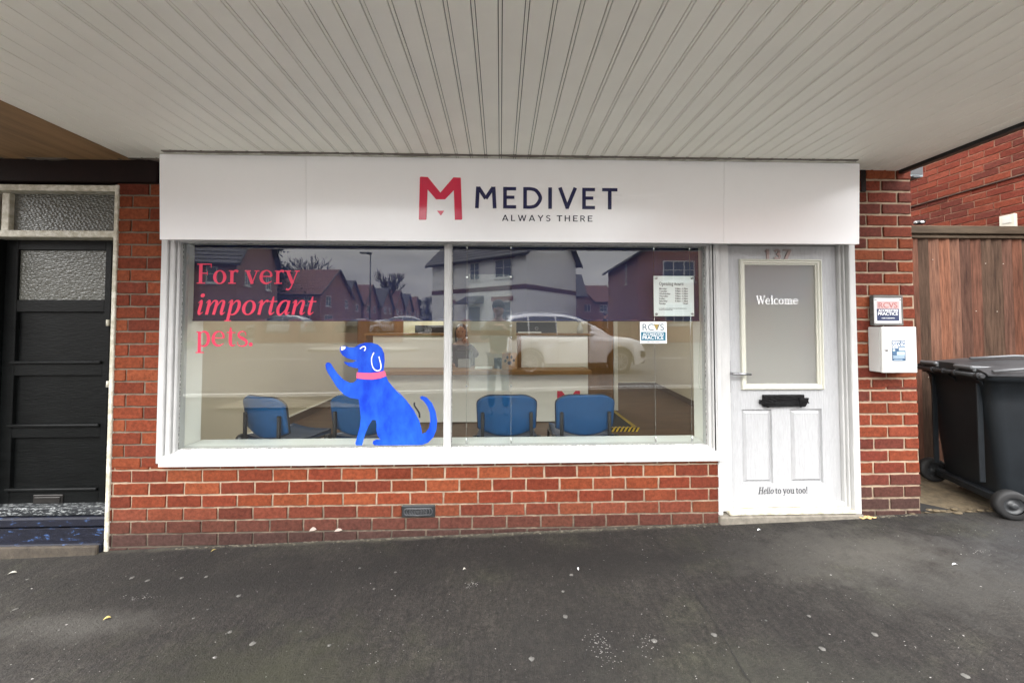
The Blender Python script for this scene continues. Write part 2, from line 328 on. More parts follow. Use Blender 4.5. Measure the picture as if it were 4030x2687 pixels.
# ------------------------------------------------------------------ lettering (own outlines)
def crom(pts, k=6):
    if len(pts) < 3: return pts
    out = []; q = [pts[0]]+list(pts)+[pts[-1]]
    for i in range(1, len(q)-2):
        for j in range(k):
            t = j/k; r = []
            for d in range(len(pts[0])):
                a, b, c, e_ = q[i-1][d], q[i][d], q[i+1][d], q[i+2][d]
                r.append(.5*(2*b+(c-a)*t+(2*a-5*b+4*c-e_)*t*t+(3*b-a-3*c+e_)*t**3))
            out.append(tuple(r))
    out.append(tuple(q[-2])); return out
def st(*p, w=None): # stroke through points (x,y,w)
    return ('s', [(a[0], a[1], a[2] if len(a) > 2 else w) for a in p])
def ring(cx, cy, rx, ry, tx, ty): return ('r', cx, cy, rx, ry, tx, ty)
T, t_ = .145, .055
def sf(x0, x1, y): return ('s', [(x0, y, .05), (x1, y, .05)])
SERIF = {
 'F': ([st((.19,0),(.19,1),w=.15), sf(.02,.4,.025), sf(.02,.68,.972), st((.66,.97,.05),(.665,.79,.02)), st((.19,.52),(.5,.52),w=.05), st((.5,.62,.02),(.5,.42,.02))], .72),
 'o': ([ring(.34,.33,.30,.35,.145,.05)], .70),
 'O': ([ring(.42,.5,.40,.52,.15,.05)], .88),
 'r': ([st((.19,0),(.19,.66),w=T), sf(.03,.38,.025), st((.05,.64,.05),(.19,.645,.05)), st((.2,.45,.04),(.27,.6,.07),(.37,.655,.10),(.47,.60,.12))], .52),
 'v': ([st((.12,.66),(.345,.0),w=T), st((.335,.0),(.56,.66),w=.05), sf(0,.27,.645), sf(.44,.66,.645)], .66),
 'e': ([st((.1,.37),(.56,.37),w=.045), st((.555,.37,.10),(.52,.56,.09),(.35,.67,.05),(.16,.58,.11),(.085,.34,.145),(.15,.12,.13),(.34,.015,.08),(.57,.13,.03))], .66),
 'y': ([st((.12,.66),(.35,.02),w=T), st((.57,.66,.05),(.36,.05,.05),(.26,-.2,.06),(.15,-.29,.08),(.06,-.25,.10)), sf(0,.27,.645), sf(.45,.67,.645)], .66),
 'p': ([st((.19,-.3),(.19,.66),w=T), sf(.03,.4,-.285), st((.05,.64,.05),(.19,.645,.05)), st((.2,.5,.03),(.34,.66,.06),(.52,.6,.12),(.60,.34,.145),(.53,.08,.12),(.36,0,.06),(.2,.08,.03))], .72),
 't': ([st((.2,.86,.05),(.2,.6,T),(.2,.16,T),(.28,.02,.09),(.43,.06,.03)), sf(.03,.42,.62)], .46),
 's': ([st((.44,.47,.03),(.40,.62,.04),(.26,.67,.06),(.11,.58,.09),(.14,.43,.12),(.30,.34,.14),(.46,.22,.12),(.44,.06,.09),(.26,-.005,.06),(.1,.05,.04),(.06,.2,.03))], .53),
 '.': ([ring(.13,.08,.09,.09,.089,.089)], .3),
 ':': ([ring(.13,.08,.08,.08,.079,.079), ring(.13,.55,.08,.08,.079,.079)], .3),
 'W': ([st((.12,1),(.36,0),w=.14), st((.36,0),(.56,.95),w=.05), st((.54,1),(.80,0),w=.14), st((.80,0),(1.02,1),w=.05), sf(0,.27,.975), sf(.4,.66,.975), sf(.9,1.13,.975)], 1.12),
 'l': ([st((.19,0),(.19,1.05),w=T), sf(.03,.36,.025), st((.05,1.03,.05),(.19,1.03,.05))], .38),
 'c': ([st((.53,.5,.12),(.45,.64,.07),(.33,.67,.05),(.16,.58,.11),(.085,.34,.145),(.15,.12,.13),(.34,.015,.08),(.55,.13,.03))], .6),
 'm': ([st((.19,0),(.19,.66),w=T), st((.2,.5,.04),(.36,.66,.07),(.51,.56,.12),(.53,.4,T),(.53,0,T)), st((.55,.5,.04),(.71,.66,.07),(.86,.56,.12),(.88,.4,T),(.88,0,T)), sf(.03,.36,.025), sf(.38,.69,.025), sf(.74,1.05,.025), st((.05,.64,.05),(.19,.645,.05))], 1.1),
 'n': ([st((.19,0),(.19,.66),w=T), st((.2,.5,.04),(.36,.66,.07),(.53,.56,.12),(.56,.4,T),(.56,0,T)), sf(.03,.36,.025), sf(.41,.74,.025), st((.05,.64,.05),(.19,.645,.05))], .78),
 'u': ([st((.17,.66,T),(.17,.2,T),(.27,.03,.09),(.42,.03,.06),(.55,.15,.04)), st((.56,.66),(.56,0),w=T), st((.02,.64),(.17,.64),w=.05), st((.42,.64),(.56,.64),w=.05), sf(.56,.72,.025)], .76),
 'i': ([st((.19,0),(.19,.66),w=T), sf(.03,.36,.025), st((.05,.64,.05),(.19,.645,.05)), ring(.18,.9,.09,.09,.089,.089)], .39),
 'g': ([ring(.3,.42,.24,.24,.12,.05), ring(.32,-.16,.28,.14,.07,.06), st((.46,.6),(.62,.66),w=.06), st((.15,.22,.05),(.12,.1,.09),(.4,.02,.1))], .66),
 'h': ([st((.19,0),(.19,1.05),w=T), st((.2,.5,.04),(.36,.66,.07),(.53,.56,.12),(.56,.4,T),(.56,0,T)), sf(.03,.36,.025), sf(.41,.74,.025)], .78),
 'H': ([st((.2,0),(.2,1),w=.15), st((.7,0),(.7,1),w=.15), st((.2,.52),(.7,.52),w=.055), sf(.03,.37,.025), sf(.03,.37,.975), sf(.53,.87,.025), sf(.53,.87,.975)], .92),
 '!': ([st((.15,.3,.05),(.15,1,.15)), ring(.15,.08,.09,.09,.089,.089)], .32),
 ' ': ([], .26) }
ITAL = dict(SERIF)
ITAL.update({
 'i': ([st((.05,.55,.03),(.16,.66,.07),(.17,.5,.13),(.15,.15,.13),(.19,.02,.08),(.32,.12,.03)), ring(.17,.9,.09,.09,.089,.089)], .36),
 'm': ([st((.03,.55,.03),(.13,.66,.07),(.16,.55,.13),(.14,0,.13)), st((.17,.3,.03),(.33,.62,.06),(.46,.63,.1),(.49,.5,.13),(.45,0,.13)), st((.5,.3,.03),(.65,.62,.06),(.78,.63,.1),(.80,.5,.13),(.77,.15,.13),(.81,.02,.08),(.93,.12,.03))], .98),
 'n': ([st((.03,.55,.03),(.13,.66,.07),(.16,.55,.13),(.14,0,.13)), st((.17,.3,.03),(.35,.62,.06),(.49,.63,.1),(.51,.5,.13),(.48,.15,.13),(.52,.02,.08),(.65,.12,.03))], .69),
 'p': ([st((.03,.55,.03),(.13,.66,.07),(.16,.55,.13),(.14,-.3,.13)), st((.17,.35,.03),(.33,.63,.06),(.48,.6,.12),(.52,.36,.14),(.44,.1,.11),(.29,.0,.06),(.17,.06,.04)), sf(.0,.30,-.285)], .63),
 'r': ([st((.03,.55,.03),(.13,.66,.07),(.16,.55,.13),(.14,0,.13)), st((.17,.32,.03),(.28,.58,.06),(.38,.66,.09),(.44,.6,.11))], .46),
 't': ([st((.18,.86,.04),(.17,.6,.12),(.15,.16,.13),(.2,.02,.08),(.34,.12,.03)), sf(.03,.38,.62)], .39),
 'a': ([st((.5,.55,.05),(.38,.66,.06),(.2,.58,.11),(.09,.3,.14),(.14,.05,.11),(.25,.0,.07),(.38,.15,.05),(.49,.4,.03)), st((.52,.66,.11),(.5,.4,.13),(.47,.15,.13),(.51,.02,.08),(.63,.12,.03))], .66),
 'h': ([st((.14,1.02,.06),(.14,0,.13)), st((.17,.3,.03),(.35,.62,.06),(.49,.63,.1),(.51,.5,.13),(.48,.15,.13),(.52,.02,.08),(.65,.12,.03))], .69),
 'u': ([st((.03,.55,.03),(.13,.66,.07),(.15,.5,.13),(.12,.16,.13),(.2,.02,.08),(.36,.15,.04),(.46,.4,.03)), st((.48,.66,.11),(.45,.15,.13),(.49,.02,.08),(.62,.12,.03))], .66),
 'l': ([st((.16,1.03,.1),(.13,.15,.13),(.18,.02,.08),(.3,.12,.03))], .33),
 'e': ([st((.1,.3,.03),(.4,.38,.05),(.5,.52,.08),(.38,.66,.06),(.2,.57,.11),(.09,.3,.14),(.15,.06,.11),(.3,.0,.07),(.5,.14,.03))], .56),
})
S_ = .17
SANS = {
 'M': ([st((.09,0),(.14,1),w=S_), st((.16,.97),(.5,.45),w=S_), st((.5,.45),(.84,.97),w=S_), st((.86,1),(.91,0),w=S_)], 1.0+.3),
 'E': ([st((.085,0),(.085,1),w=S_), st((.0,.92),(.6,.92),w=.155), st((.0,.52),(.52,.52),w=.15), st((.0,.078),(.6,.078),w=.155)], .62+.31),
 'D': ([st((.085,0),(.085,1),w=S_), st((0,.92,.155),(.36,.92,.155),(.62,.82,.165),(.79,.5,.17),(.62,.18,.165),(.36,.078,.155),(0,.078,.155))], .88+.28),
 'I': ([st((.085,0),(.085,1),w=S_)], .17+.29),
 'V': ([st((.08,1),(.44,.02),w=S_), st((.40,.02),(.80,1),w=S_)], .86+.26),
 'T': ([st((.36,0),(.36,.95),w=S_), st((0,.92),(.72,.92),w=.155)], .72+.3),
 'A': ([st((.06,0),(.4,1),w=.15), st((.4,1),(.74,0),w=.15), st((.2,.28),(.6,.28),w=.13)], .8+.34),
 'L': ([st((.08,0),(.08,1),w=.15), st((0,.07),(.52,.07),w=.14)], .52+.36),
 'W': ([st((.06,1),(.3,0),w=.14), st((.3,0),(.54,.97),w=.14), st((.54,.97),(.78,0),w=.14), st((.78,0),(1.02,1),w=.14)], 1.08+.32),
 'Y': ([st((.05,1),(.36,.45),w=.15), st((.67,1),(.36,.45),w=.15), st((.36,.48),(.36,0),w=.15)], .72+.34),
 'S': ([st((.5,.8,.12),(.42,.92,.13),(.27,.94,.14),(.12,.86,.14),(.1,.68,.14),(.27,.53,.14),(.46,.42,.14),(.5,.22,.14),(.36,.07,.14),(.2,.06,.13),(.06,.2,.12))], .58+.38),
 'H': ([st((.08,0),(.08,1),w=.15), st((.62,0),(.62,1),w=.15), st((.08,.52),(.62,.52),w=.14)], .7+.38),
 'R': ([st((.08,0),(.08,1),w=.15), st((0,.93,.14),(.33,.93,.14),(.5,.82,.14),(.5,.6,.14),(.33,.48,.14),(0,.48,.14)), st((.3,.48),(.58,0),w=.15)], .6+.38),
 ' ': ([], .42) }
def text_mb(txt, font, fmap, size, shear=0, mb=None, minw=0, mins=0, x0=0, w=None, n=1, eps=.00015, fonts=None):
    """lettering laid out from x0; fmap(u, v, off) gives a point"""
    mb = mb or MB(); fl = fonts or [font]*len(txt)
    adv = sum(fl[i][c][1] for i, c in enumerate(txt)); sx = size if w is None else w/adv; x = 0
    for i, c in enumerate(txt):
        prims, a = fl[i][c]
        sh = shear[i] if isinstance(shear, (list, tuple)) else shear
        for k, pr in enumerate(prims):
            off = eps*(k % 8)
            if pr[0] == 'r':
                _, cx, cy, rx, ry, tx, ty = pr; tx = max(tx, minw); ty = max(ty, minw); N = 28; vs = []
                for j in range(N):
                    ca, sa = math.cos(2*math.pi*j/N), math.sin(2*math.pi*j/N)
                    for (qx, qy) in ((cx+rx*ca, cy+ry*sa), (cx+(rx-tx)*ca, cy+(ry-ty)*sa)):
                        vs.append(fmap(x0+(x+qx+qy*sh)*sx, qy*size, off))
                mb.add(vs, [(2*j, 2*((j+1) % N), 2*((j+1) % N)+1, 2*j+1) for j in range(N)])
            else:
                pts = crom(pr[1]); vs = []
                for j, p in enumerate(pts):
                    a_ = pts[max(j-1, 0)]; b_ = pts[min(j+1, len(pts)-1)]
                    dx, dy = b_[0]-a_[0], b_[1]-a_[1]; L = math.hypot(dx, dy) or 1; wp = max(p[2], minw); nx, ny = -dy/L*wp/2, dx/L*wp/2
                    for s in (1, -1):
                        qx, qy = p[0]+nx*s, p[1]+ny*s; vs.append(fmap(x0+(x+qx+qy*sh)*sx, qy*size, off))
                mb.add(vs, [(2*j, 2*j+1, 2*j+3, 2*j+2) for j in range(len(pts)-1)])
        x += a
    return mb
def plane_map(o, u, v, n):          # n points at the viewer
    o, u, v, n = map(Vector, (o, u, v, n))
    return lambda a, b, off=0: o+u*a+v*b+n*off
FACE = ((1,0,0), (0,0,1), (0,-1,0))  # u, v, n of everything that faces the street
def builtin_text(txt, size, o, name='t', ex=.0004, w=None, align='LEFT', bold=0):
    c = bpy.data.curves.new(name, 'FONT'); c.body = txt; c.size = size; c.extrude = ex; c.offset = bold; c.align_x = align
    ob = bpy.data.objects.new(name, c); COL.objects.link(ob); dg = bpy.context.evaluated_depsgraph_get()
    me = bpy.data.meshes.new_from_object(ob.evaluated_get(dg)); bpy.data.objects.remove(ob)
    mb = MB(); xs = [v.co.x for v in me.vertices]; 
    s = 1 if (w is None or not xs) else w/(max(xs)-min(xs)); xm = min(xs) if (w and xs) else 0
    mb.add([(o[0]+(v.co.x-xm)*s, o[1]-v.co.z, o[2]+v.co.y) for v in me.vertices], [tuple(p.vertices) for p in me.polygons])
    bpy.data.meshes.remove(me); return mb
def merge(a, b): a.add(b.v, b.f); return a

# ------------------------------------------------------------------ brickwork
REDS = [(0.144,0.034,0.016), (0.158,0.039,0.017), (0.130,0.029,0.015), (0.137,0.032,0.016), (0.171,0.046,0.020), (0.113,0.027,0.015), (0.161,0.041,0.020)]
DARKS = [(0.107,0.024,0.015), (0.126,0.028,0.017), (0.145,0.032,0.017), (0.096,0.026,0.018), (0.153,0.036,0.019)]
def brickwork(mb, o, u, n, W, H, ch=.0865, bl=.236, j=.012, pal=REDS, shift=0, holes=(), depth=.008, dirt=0, dirtz=0, v0=0, mi=0, rnd=random):
    """bricks proud of the mortar; o lower-left corner, u along, n outwards"""
    o, u, n = Vector(o), Vector(u), Vector(n); v = Vector((0,0,1)); rows = int(math.ceil((H-v0)/ch))
    for r in range(rows):
        z0 = v0+r*ch+j/2; z1 = min(v0+(r+1)*ch-j/2, H)
        if z1-z0 < .012: continue
        z0 = max(z0, 0)
        if z1 <= 0: continue
        a = -bl*1.5 + (bl/2 if r % 2 else 0) + shift; dz = 0
        while a < W:
            L = bl*rnd.uniform(.97, 1.03); x0 = max(a+j/2, 0); x1 = min(a+L-j/2, W); a += L
            if x1-x0 < .02: continue
            hit = [h for h in holes if x0 < h[1] and x1 > h[0] and z0 < h[3]-.02 and z1 > h[2]+.02]
            if hit:
                h = hit[0]
                if h[0]-.004-x0 > .03: x1 = h[0]-.004
                elif x1-h[1]-.004 > .03: x0 = h[1]+.004
                else: continue
            c = rnd.choice(pal); k = rnd.uniform(.86, 1.14)
            zz = o.z+z0
            if dirt:
                q = max(0, min(1, (dirtz - zz)/dirt)); k *= 1-.15*q; c = tuple(c[i]*(1-q)+(.058,.031,.026)[i]*q for i in range(3))
            c = tuple(q*k for q in c)
            dp = depth*rnd.uniform(.7, 1.3); e1 = .003; J = lambda: rnd.uniform(-.0018, .0018)
            P4 = [(x0, z0), (x1, z0), (x1, z1), (x0, z1)]; C = ((x0+x1)/2, (z0+z1)/2)
            outer = []; N_ = 4; ring0 = []
            def edge(p, q, cnt): return [(p[0]+(q[0]-p[0])*i/cnt, p[1]+(q[1]-p[1])*i/cnt) for i in range(cnt)]
            loop = edge(P4[0], P4[1], 6)+edge(P4[1], P4[2], 2)+edge(P4[2], P4[3], 6)+edge(P4[3], P4[0], 2)
            loop = [(p[0]+J(), p[1]+J()) for p in loop]
            top = []
            for p in loop:
                dx = max(-e1, min(e1, C[0]-p[0])); dzz = max(-e1, min(e1, C[1]-p[1])); top.append((p[0]+dx, p[1]+dzz))
            vs = [o+u*p[0]+v*p[1] for p in loop]+[o+u*p[0]+v*p[1]+n*dp*.75 for p in loop]+[o+u*p[0]+v*p[1]+n*dp for p in top]
            m = len(loop); fs = []
            for s in (0, 1): fs += [(s*m+i, s*m+(i+1) % m, (s+1)*m+(i+1) % m, (s+1)*m+i) for i in range(m)]
            fs.append(tuple(range(2*m, 3*m))); mb.add(vs, fs, c, mi)
    return mb
# ------------------------------------------------------------------ ground
def sm(t): t = max(0, min(1, t)); return t*t*(3-2*t)
def gz(x, y):
    near = .018+.0285*max(-4.2, min(3.05, x)); f = sm((-y-2.5)/6)
    rise = .2*sm((-y)/9) + (.55*sm((-y-10)/16) if y < -10 else 0)
    return near*(1-f)+rise
def sheet(x0, x1, y0, y1, nx, ny, dz=0, holes=()):
    mb = MB(); vs = []
    for j in range(ny+1):
        for i in range(nx+1):
            x = x0+(x1-x0)*i/nx; y = y0+(y1-y0)*j/ny; vs.append((x, y, gz(x, y)+dz))
    mb.add(vs, [(j*(nx+1)+i, j*(nx+1)+i+1, (j+1)*(nx+1)+i+1, (j+1)*(nx+1)+i) for j in range(ny) for i in range(nx)], None, 0, True); return mb
struct('ground', sheet(-220, 220, -320, 60, 44, 76, -.12), mat('earth_ground', (.085,.08,.06), .95, var=.3, vscale=.5))
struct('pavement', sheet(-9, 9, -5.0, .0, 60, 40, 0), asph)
struct('alley_floor', sheet(2.9, 6, .0, 1.6, 10, 8, -.008), conc_m)
road_m = mat('road_asphalt', (.125,.12,.115), .85, var=.15, vscale=3, bump=.003, bscale=150)
struct('road', sheet(-60, 60, -21, -5.12, 60, 32, -.08), road_m)
struct('side_road', sheet(-15.5, -8, -120, -21, 8, 50, -.07), road_m)
paint_m = mat('road_paint', (.62,.62,.58), .7, var=.2, vscale=20)
mk = MB()
def strip(mb, x0, y0, x1, y1, wd, dz):
    d = Vector((x1-x0, y1-y0, 0)); n = Vector((-d.y, d.x, 0)).normalized()*wd/2; k = max(1, int(d.length/1.2)); vs = []
    for i in range(k+1):
        for s in (1, -1):
            x = x0+d.x*i/k+n.x*s; y = y0+d.y*i/k+n.y*s; vs.append((x, y, gz(x, y)+dz))
    mb.add(vs, [(2*i, 2*i+1, 2*i+3, 2*i+2) for i in range(k)])
for k in range(-8, 9): strip(mk, k*5, -12.5-.05*k, k*5+2.6, -12.5-.05*k, .12, -.075)
strip(mk, -9, -5.5, 9, -5.9, .1, -.075); strip(mk, -30, -18.2, 12, -18.6, .12, -.075)
for k in range(7): strip(mk, -11.7, -24-k*6, -11.7, -27-k*6, .12, -.065)
struct('road_markings', mk, paint_m)
kb = MB(); kmat = mat('kerb_stone', (.33,.32,.29), .9, var=.2, vscale=6, bump=.003)
for y0 in (-5.0, -21.0):
    for k in range(-10, 10):
        x = k*.915*(1 if y0 > -10 else 3); L = .905*(1 if y0 > -10 else 3)
        kb.bbox(x, x+L, y0-.125, y0+.0, gz(x, y0)-.2, gz(x, y0)+.005, .008)
struct('kerb', kb, kmat)
tp = MB(); 
for i in range(10):
    for j in range(3): tp.bbox(-5.0+i*.3+.01, -5.0+i*.3+.29, -4.9+j*.3+.01, -4.9+j*.3+.29, gz(-4,-4.6)+.001, gz(-4,-4.6)+.012, .004)
struct('tactile_paving', tp, mat('tactile_slab', (.16,.14,.10), .9, var=.1, bump=.004, bscale=60))
isl = MB(); N = 28
pts = [(-6.5+2.6*math.cos(2*math.pi*k/N), -15.6+.9*math.sin(2*math.pi*k/N)) for k in range(N)]
isl.add([(x, y, gz(x,y)-.1) for x, y in pts]+[(x, y, gz(x,y)+.05) for x, y in pts], [(k, (k+1)%N, (k+1)%N+N, k+N) for k in range(N)]+[tuple(range(N, 2*N))])
struct('traffic_island', isl, kmat)
grass_m = mat('grass_turf', (.055,.075,.022), .95, var=.35, vscale=12, bump=.02, bscale=25)
tag(struct('far_pavement', sheet(-60, 60, -22.4, -21.12, 60, 2, .004), mat('far_paving', (.33,.32,.30), .9, var=.1)))
struct('grass_verge', sheet(-60, -15.5, -19.0, -14.2, 30, 6, .03), grass_m)
struct('front_lawn', sheet(-8, 60, -27, -22.42, 40, 6, .03), grass_m)

# ------------------------------------------------------------------ the shop building
GL = .035                                 # plane of the shop window glass
bld = thing('shop_building', 'red brick shop building with white framed window, white door, dark door and slatted canopy', 'shop', (0, 0, 0))
xl = X(445, 0, 1400); xr = X(3606, 0, 1500)     # outer edges of the brickwork seen
xwl, xwr = X(640, 0, 1500), X(2838, 0, 1850); zsill = Z(1825, 0, 1700)
xd0, xd1 = X(2822, 0, 1500), X(3364, 0, 1500)
# lower wall
def wallpart(name, x0, x1, z0, z1, mort, pal, shift=0, dirt=0, dirtz=0, y=0, jj=.012, label=None):
    mb = MB(); mb.box(x0, x1, y+.001, y+.105, z0, z1, None, 1)
    brickwork(mb, (x0, y+.001, z0), (1,0,0), (0,-1,0), x1-x0, z1-z0, pal=pal, shift=shift, dirt=dirt, dirtz=dirtz, j=jj, v0=-((z0+.30+1e-6) % .0865), holes=holes_for(x0, z0) if name == 'front_wall' else ())
    o = obj(name, mb, [brick_m, mort], bld)
    if label: o['label'] = label
    return o
ZB0 = -.30
vx0, vx1, vz0, vz1 = X(1583, 0, 2028), X(1712, 0, 2028), Z(2052, 0, 1650), Z(2003, 0, 1650)
kc = round((vz0-ZB0)/.0865); vz0 = ZB0+kc*.0865+.002; vz1 = vz0+.0825
def holes_for(x0, z0): return [(vx0-x0, vx1-x0, vz0-z0, vz1-z0)]
ZB = -.30
wallpart('front_wall', xl, xwr, ZB, zsill, mortar_low, REDS, shift=.03, dirt=.22, dirtz=.20, jj=.0135)
wallpart('left_pier', xl, xwl, zsill+.001, Z(715, 0, 550), mortar_grey, REDS, shift=.10)
zmid = .12
wallpart('right_pier', xd1, xr, ZB, zmid+.9, mortar_low, DARKS+REDS[:2], shift=.0, dirt=.2, dirtz=.38, jj=.0165)
wallpart('right_pier', xd1, xr, zmid+.9, 2.66, mortar_pale, DARKS+REDS, shift=.0, jj=.0165)
# rest of the shell (closed room behind)
sh = MB()
sh.box(-6, xl-.9, .0, .2, -.3, 2.7); sh.box(xl, xwl, .107, .2, -.3, 2.7)
sh.box(xwl, xwr+.02, .107, .2, -.3, zsill-.02); sh.box(xd1+.01, xr-.001, .107, .9, -.3, 2.7)
sh.box(xl-.9, xr, .12, .25, 2.12, 2.75)
obj('inner_shell', sh, mat('render_shell', (.3,.27,.22), .9), bld)
up = MB(); up.box(-6, xr, .02, 6.2, 2.80, 5.4)
obj('upper_wall', up, mat('upper_brick', (.27,.08,.045), .9, var=.2), bld)
pl = MB(); 
pl.box(X(3383,0,700), X(3402,0,700), -.012, .0, Z(756,0,3390), 2.66)
obj('dark_packing', pl, maroon_m, bld)
# air vent
av = MB(); av.bbox(vx0, vx1, -.014, .01, vz0, vz1, .005)
cxv, czv = (vx0+vx1)/2, (vz0+vz1)/2
obj('air_vent', av, vent_m, bld)
avp = kids(bld)[-1]; rr = MB()
for k in (-4,-3,-2,-1,1,2,3,4,0):
    r = .027
    rr.lathe((cxv+k*.0185, -.0145, czv), (0,-1,0), [(0, r), (.004+.002*(4-abs(k)), r), (.004+.002*(4-abs(k)), r-.006), (0, r-.006)], 28)
rr.lathe((cxv, -.0145, czv), (0,-1,0), [(0, .012), (.006, .010), (.006, .0)], 16)
obj('grille', rr, mat('vent_ring', (.05,.052,.055), .45), avp)
# beam above the dark door
bm = MB(); bm.bbox(-6, X(628,-.02,650), -.035, .12, Z(717, -.02, 300), 2.66, .006); obj('beam', bm, maroon_m, bld)

# ---- shop window
zt, zb = Z(945, GL, 1700), Z(1757, GL, 1700)
gx0, gx1 = X(712, GL, 1400), X(2776, GL, 1400); m0, m1 = X(1749, GL, 1400), X(1778, GL, 1400)
win = obj('shop_window', MB().bbox(xwl-.01, gx0-.055, -.03, .10, zsill+.03, 2.16, .005).bbox(gx0-.055, gx0-.02, -.015, .09, zsill+.05, 2.16, .005).bbox(gx0-.02, gx0, .002, .09, zsill+.07, 2.16, .006)
          .bbox(gx1, gx1+.025, .0, .09, zsill+.07, 2.16, .006).bbox(gx1+.025, gx1+.045, -.02, .1, zsill+.05, 2.16, .005)
          .bbox(gx0, gx1, .0, .09, 2.055, 2.16, .004), white_m, bld)
obj('mullion', MB().bbox(m0, m1, -.002, .08, zb-.03, 2.06, .008).bbox(m0+.018, m1-.018, -.008, .0, zb, 2.06, .003), white_m, win)
s = MB(); 
xs0, xs1 = X(630, -.03, 1815), X(2840, -.03, 1815); zf = Z(1826, -.045, 1700); zf2 = Z(1797, -.045, 1700)
prof = [(-.045, zf), (-.045, zf2), (-.03, zf2+.008), (.03, zb+.0), (.10, zb), (.10, zf)]
v = [(x, p[0], p[1]) for x in (xs0, xs1) for p in prof]; k = len(prof)
s.add(v, [(i, (i+1) % k, (i+1) % k+k, i+k) for i in range(k)]+[tuple(range(k)), tuple(range(2*k-1, k-1, -1))])
obj('sill', s, white_m, win)
for a, b in ((gx0-.005, m0+.005), (m1-.005, gx1+.005)):
    obj('glazing_putty', MB().bbox(a, b, GL-.004, GL-.0005, zb-.006, zb+.0035, .001).bbox(a, b, GL-.004, GL-.0005, 2.052, 2.058, .001).bbox(a, a+.009, GL-.004, GL-.0005, zb, 2.05, .001).bbox(b-.009, b, GL-.004, GL-.0005, zb, 2.05, .001), mat('putty', (.10,.10,.09), .9, var=.5, vscale=60, col2=(.4,.4,.38)) if 'putty' not in MATS else MATS['putty'], win)
    g = obj('window_pane', MB().box(a, b, GL, GL+.008, zb-.01, 2.07), glass_m, win)
ib = MB().bbox(gx0-.02, gx1+.02, .092, .27, zb-.03, zb-.002, .004); obj('window_board', ib, mat('window_board', (.6,.62,.60), .4), win)

# ---- white door
DY = .05
print('DBG', X(3297,.05,1400), X(3338,0,1500), X(3366,0,1500))
dx0, dx1 = X(2864, DY, 1400), X(3297, DY, 1400); dz0, dz1 = Z(1998, DY, 3000), Z(968, DY, 3000)
grain = mat('white_woodgrain_door', (.36,.365,.37), .45, var=.09, vscale=30, bump=.005, bscale=22, stretch=(3.2,1,.5))
def frames_rect(mb, x0, x1, z0, z1, prof, y0):      # moulding round a rectangle: prof = (inset, y)
    rings = [[(x0+i, y0+y, z0+i), (x1-i, y0+y, z0+i), (x1-i, y0+y, z1-i), (x0+i, y0+y, z1-i)] for i, y in prof]
    v = [q for r in rings for q in r]
    mb.add(v, [(4*r+k, 4*r+(k+1) % 4, 4*r+4+(k+1) % 4, 4*r+4+k) for r in range(len(prof)-1) for k in range(4)]); return rings[-1]
gxa, gxb, gza, gzb = X(2912, DY, 1280), X(3232, DY, 1280), Z(1531, DY, 3070), Z(1022, DY, 3070)
dm = MB()
pa = [(X(2922, DY, 1750), X(3040, DY, 1750)), (X(3112, DY, 1750), X(3237, DY, 1750))]; pz0, pz1 = Z(1901, DY, 3070), Z(1610, DY, 3070)
# leaf face with openings: vertical strips
def face_strip(mb, x0, x1, z0, z1): mb.add([(x0, DY, z0), (x1, DY, z0), (x1, DY, z1), (x0, DY, z1)], [(0,1,2,3)])
face_strip(dm, dx0, dx1, gza, dz1)  if False else None
xsx = sorted([dx0, gxa, gxb, dx1])
face_strip(dm, dx0, gxa, gza, gzb); face_strip(dm, gxb, dx1, gza, gzb); face_strip(dm, dx0, dx1, gzb, dz1); face_strip(dm, dx0, dx1, pz1, gza); face_strip(dm, dx0, dx1, dz0, pz0)
face_strip(dm, dx0, pa[0][0], pz0, pz1); face_strip(dm, pa[0][1], pa[1][0], pz0, pz1); face_strip(dm, pa[1][1], dx1, pz0, pz1)
for a, b in pa:
    r = frames_rect(dm, a, b, pz0, pz1, [(0, 0), (.003, .016), (.009, .017), (.032, .0), (.035, .002)], DY); dm.add(r, [(0,1,2,3)])
dm.box(dx0, dx1, DY+.02, DY+.045, dz0, gza); dm.box(dx0, gxa, DY+.02, DY+.045, gza, dz1); dm.box(gxb, dx1, DY+.02, DY+.045, gza, dz1); dm.box(gxa, gxb, DY+.02, DY+.045, gzb, dz1)
door = obj('door', dm, grain, bld); door['label'] = 'white panelled door with frosted pane'
mo = MB(); frames_rect(mo, gxa, gxb, gza, gzb, [(-.002, .002), (.0, -.018), (.010, -.022), (.014, -.014), (.026, -.014), (.032, -.004), (.040, -.004), (.040, .01)], DY)
obj('pane_moulding', mo, cream_m, door)
fro = bpy.data.materials.new('frosted_glass'); fro.use_nodes = True; p = P(fro); p.inputs['Base Color'].default_value = (.66,.66,.63,1)
p.inputs['Transmission Weight'].default_value = .8; p.inputs['Roughness'].default_value = .35; p.inputs['IOR'].default_value = 1.2; p.inputs['Coat Weight'].default_value = .45; p.inputs['Coat Roughness'].default_value = .015; p.inputs['Coat IOR'].default_value = 1.6
obj('frosted_pane', MB().box(gxa+.036, gxb-.036, DY+.006, DY+.012, gza+.036, gzb-.036), fro, door)
obj('pane_tint_card', MB().box(gxa+.01, gxb-.01, DY+.075, DY+.08, Z(1188, DY, 3070), gzb), mat('slate_tint', (.025,.055,.15), .8), door)  # card added behind the upper pane to imitate its bluish reflected tone
obj('door_curtain', MB().box(gxa-.02, gxb+.02, DY+.12, DY+.125, gza-.05, gzb+.05), mat('beige_screen', (.30,.285,.22), .8), door)
zw = Z(1197, DY, 3060); wl = X(2977, DY, 1180); wr = X(3143, DY, 1180)
obj('lettering', text_mb('Welcome', SERIF, plane_map((wl, DY+.004, zw), *FACE), (1197-1164)/F*2.78, w=wr-wl, minw=.075), white_v, door)
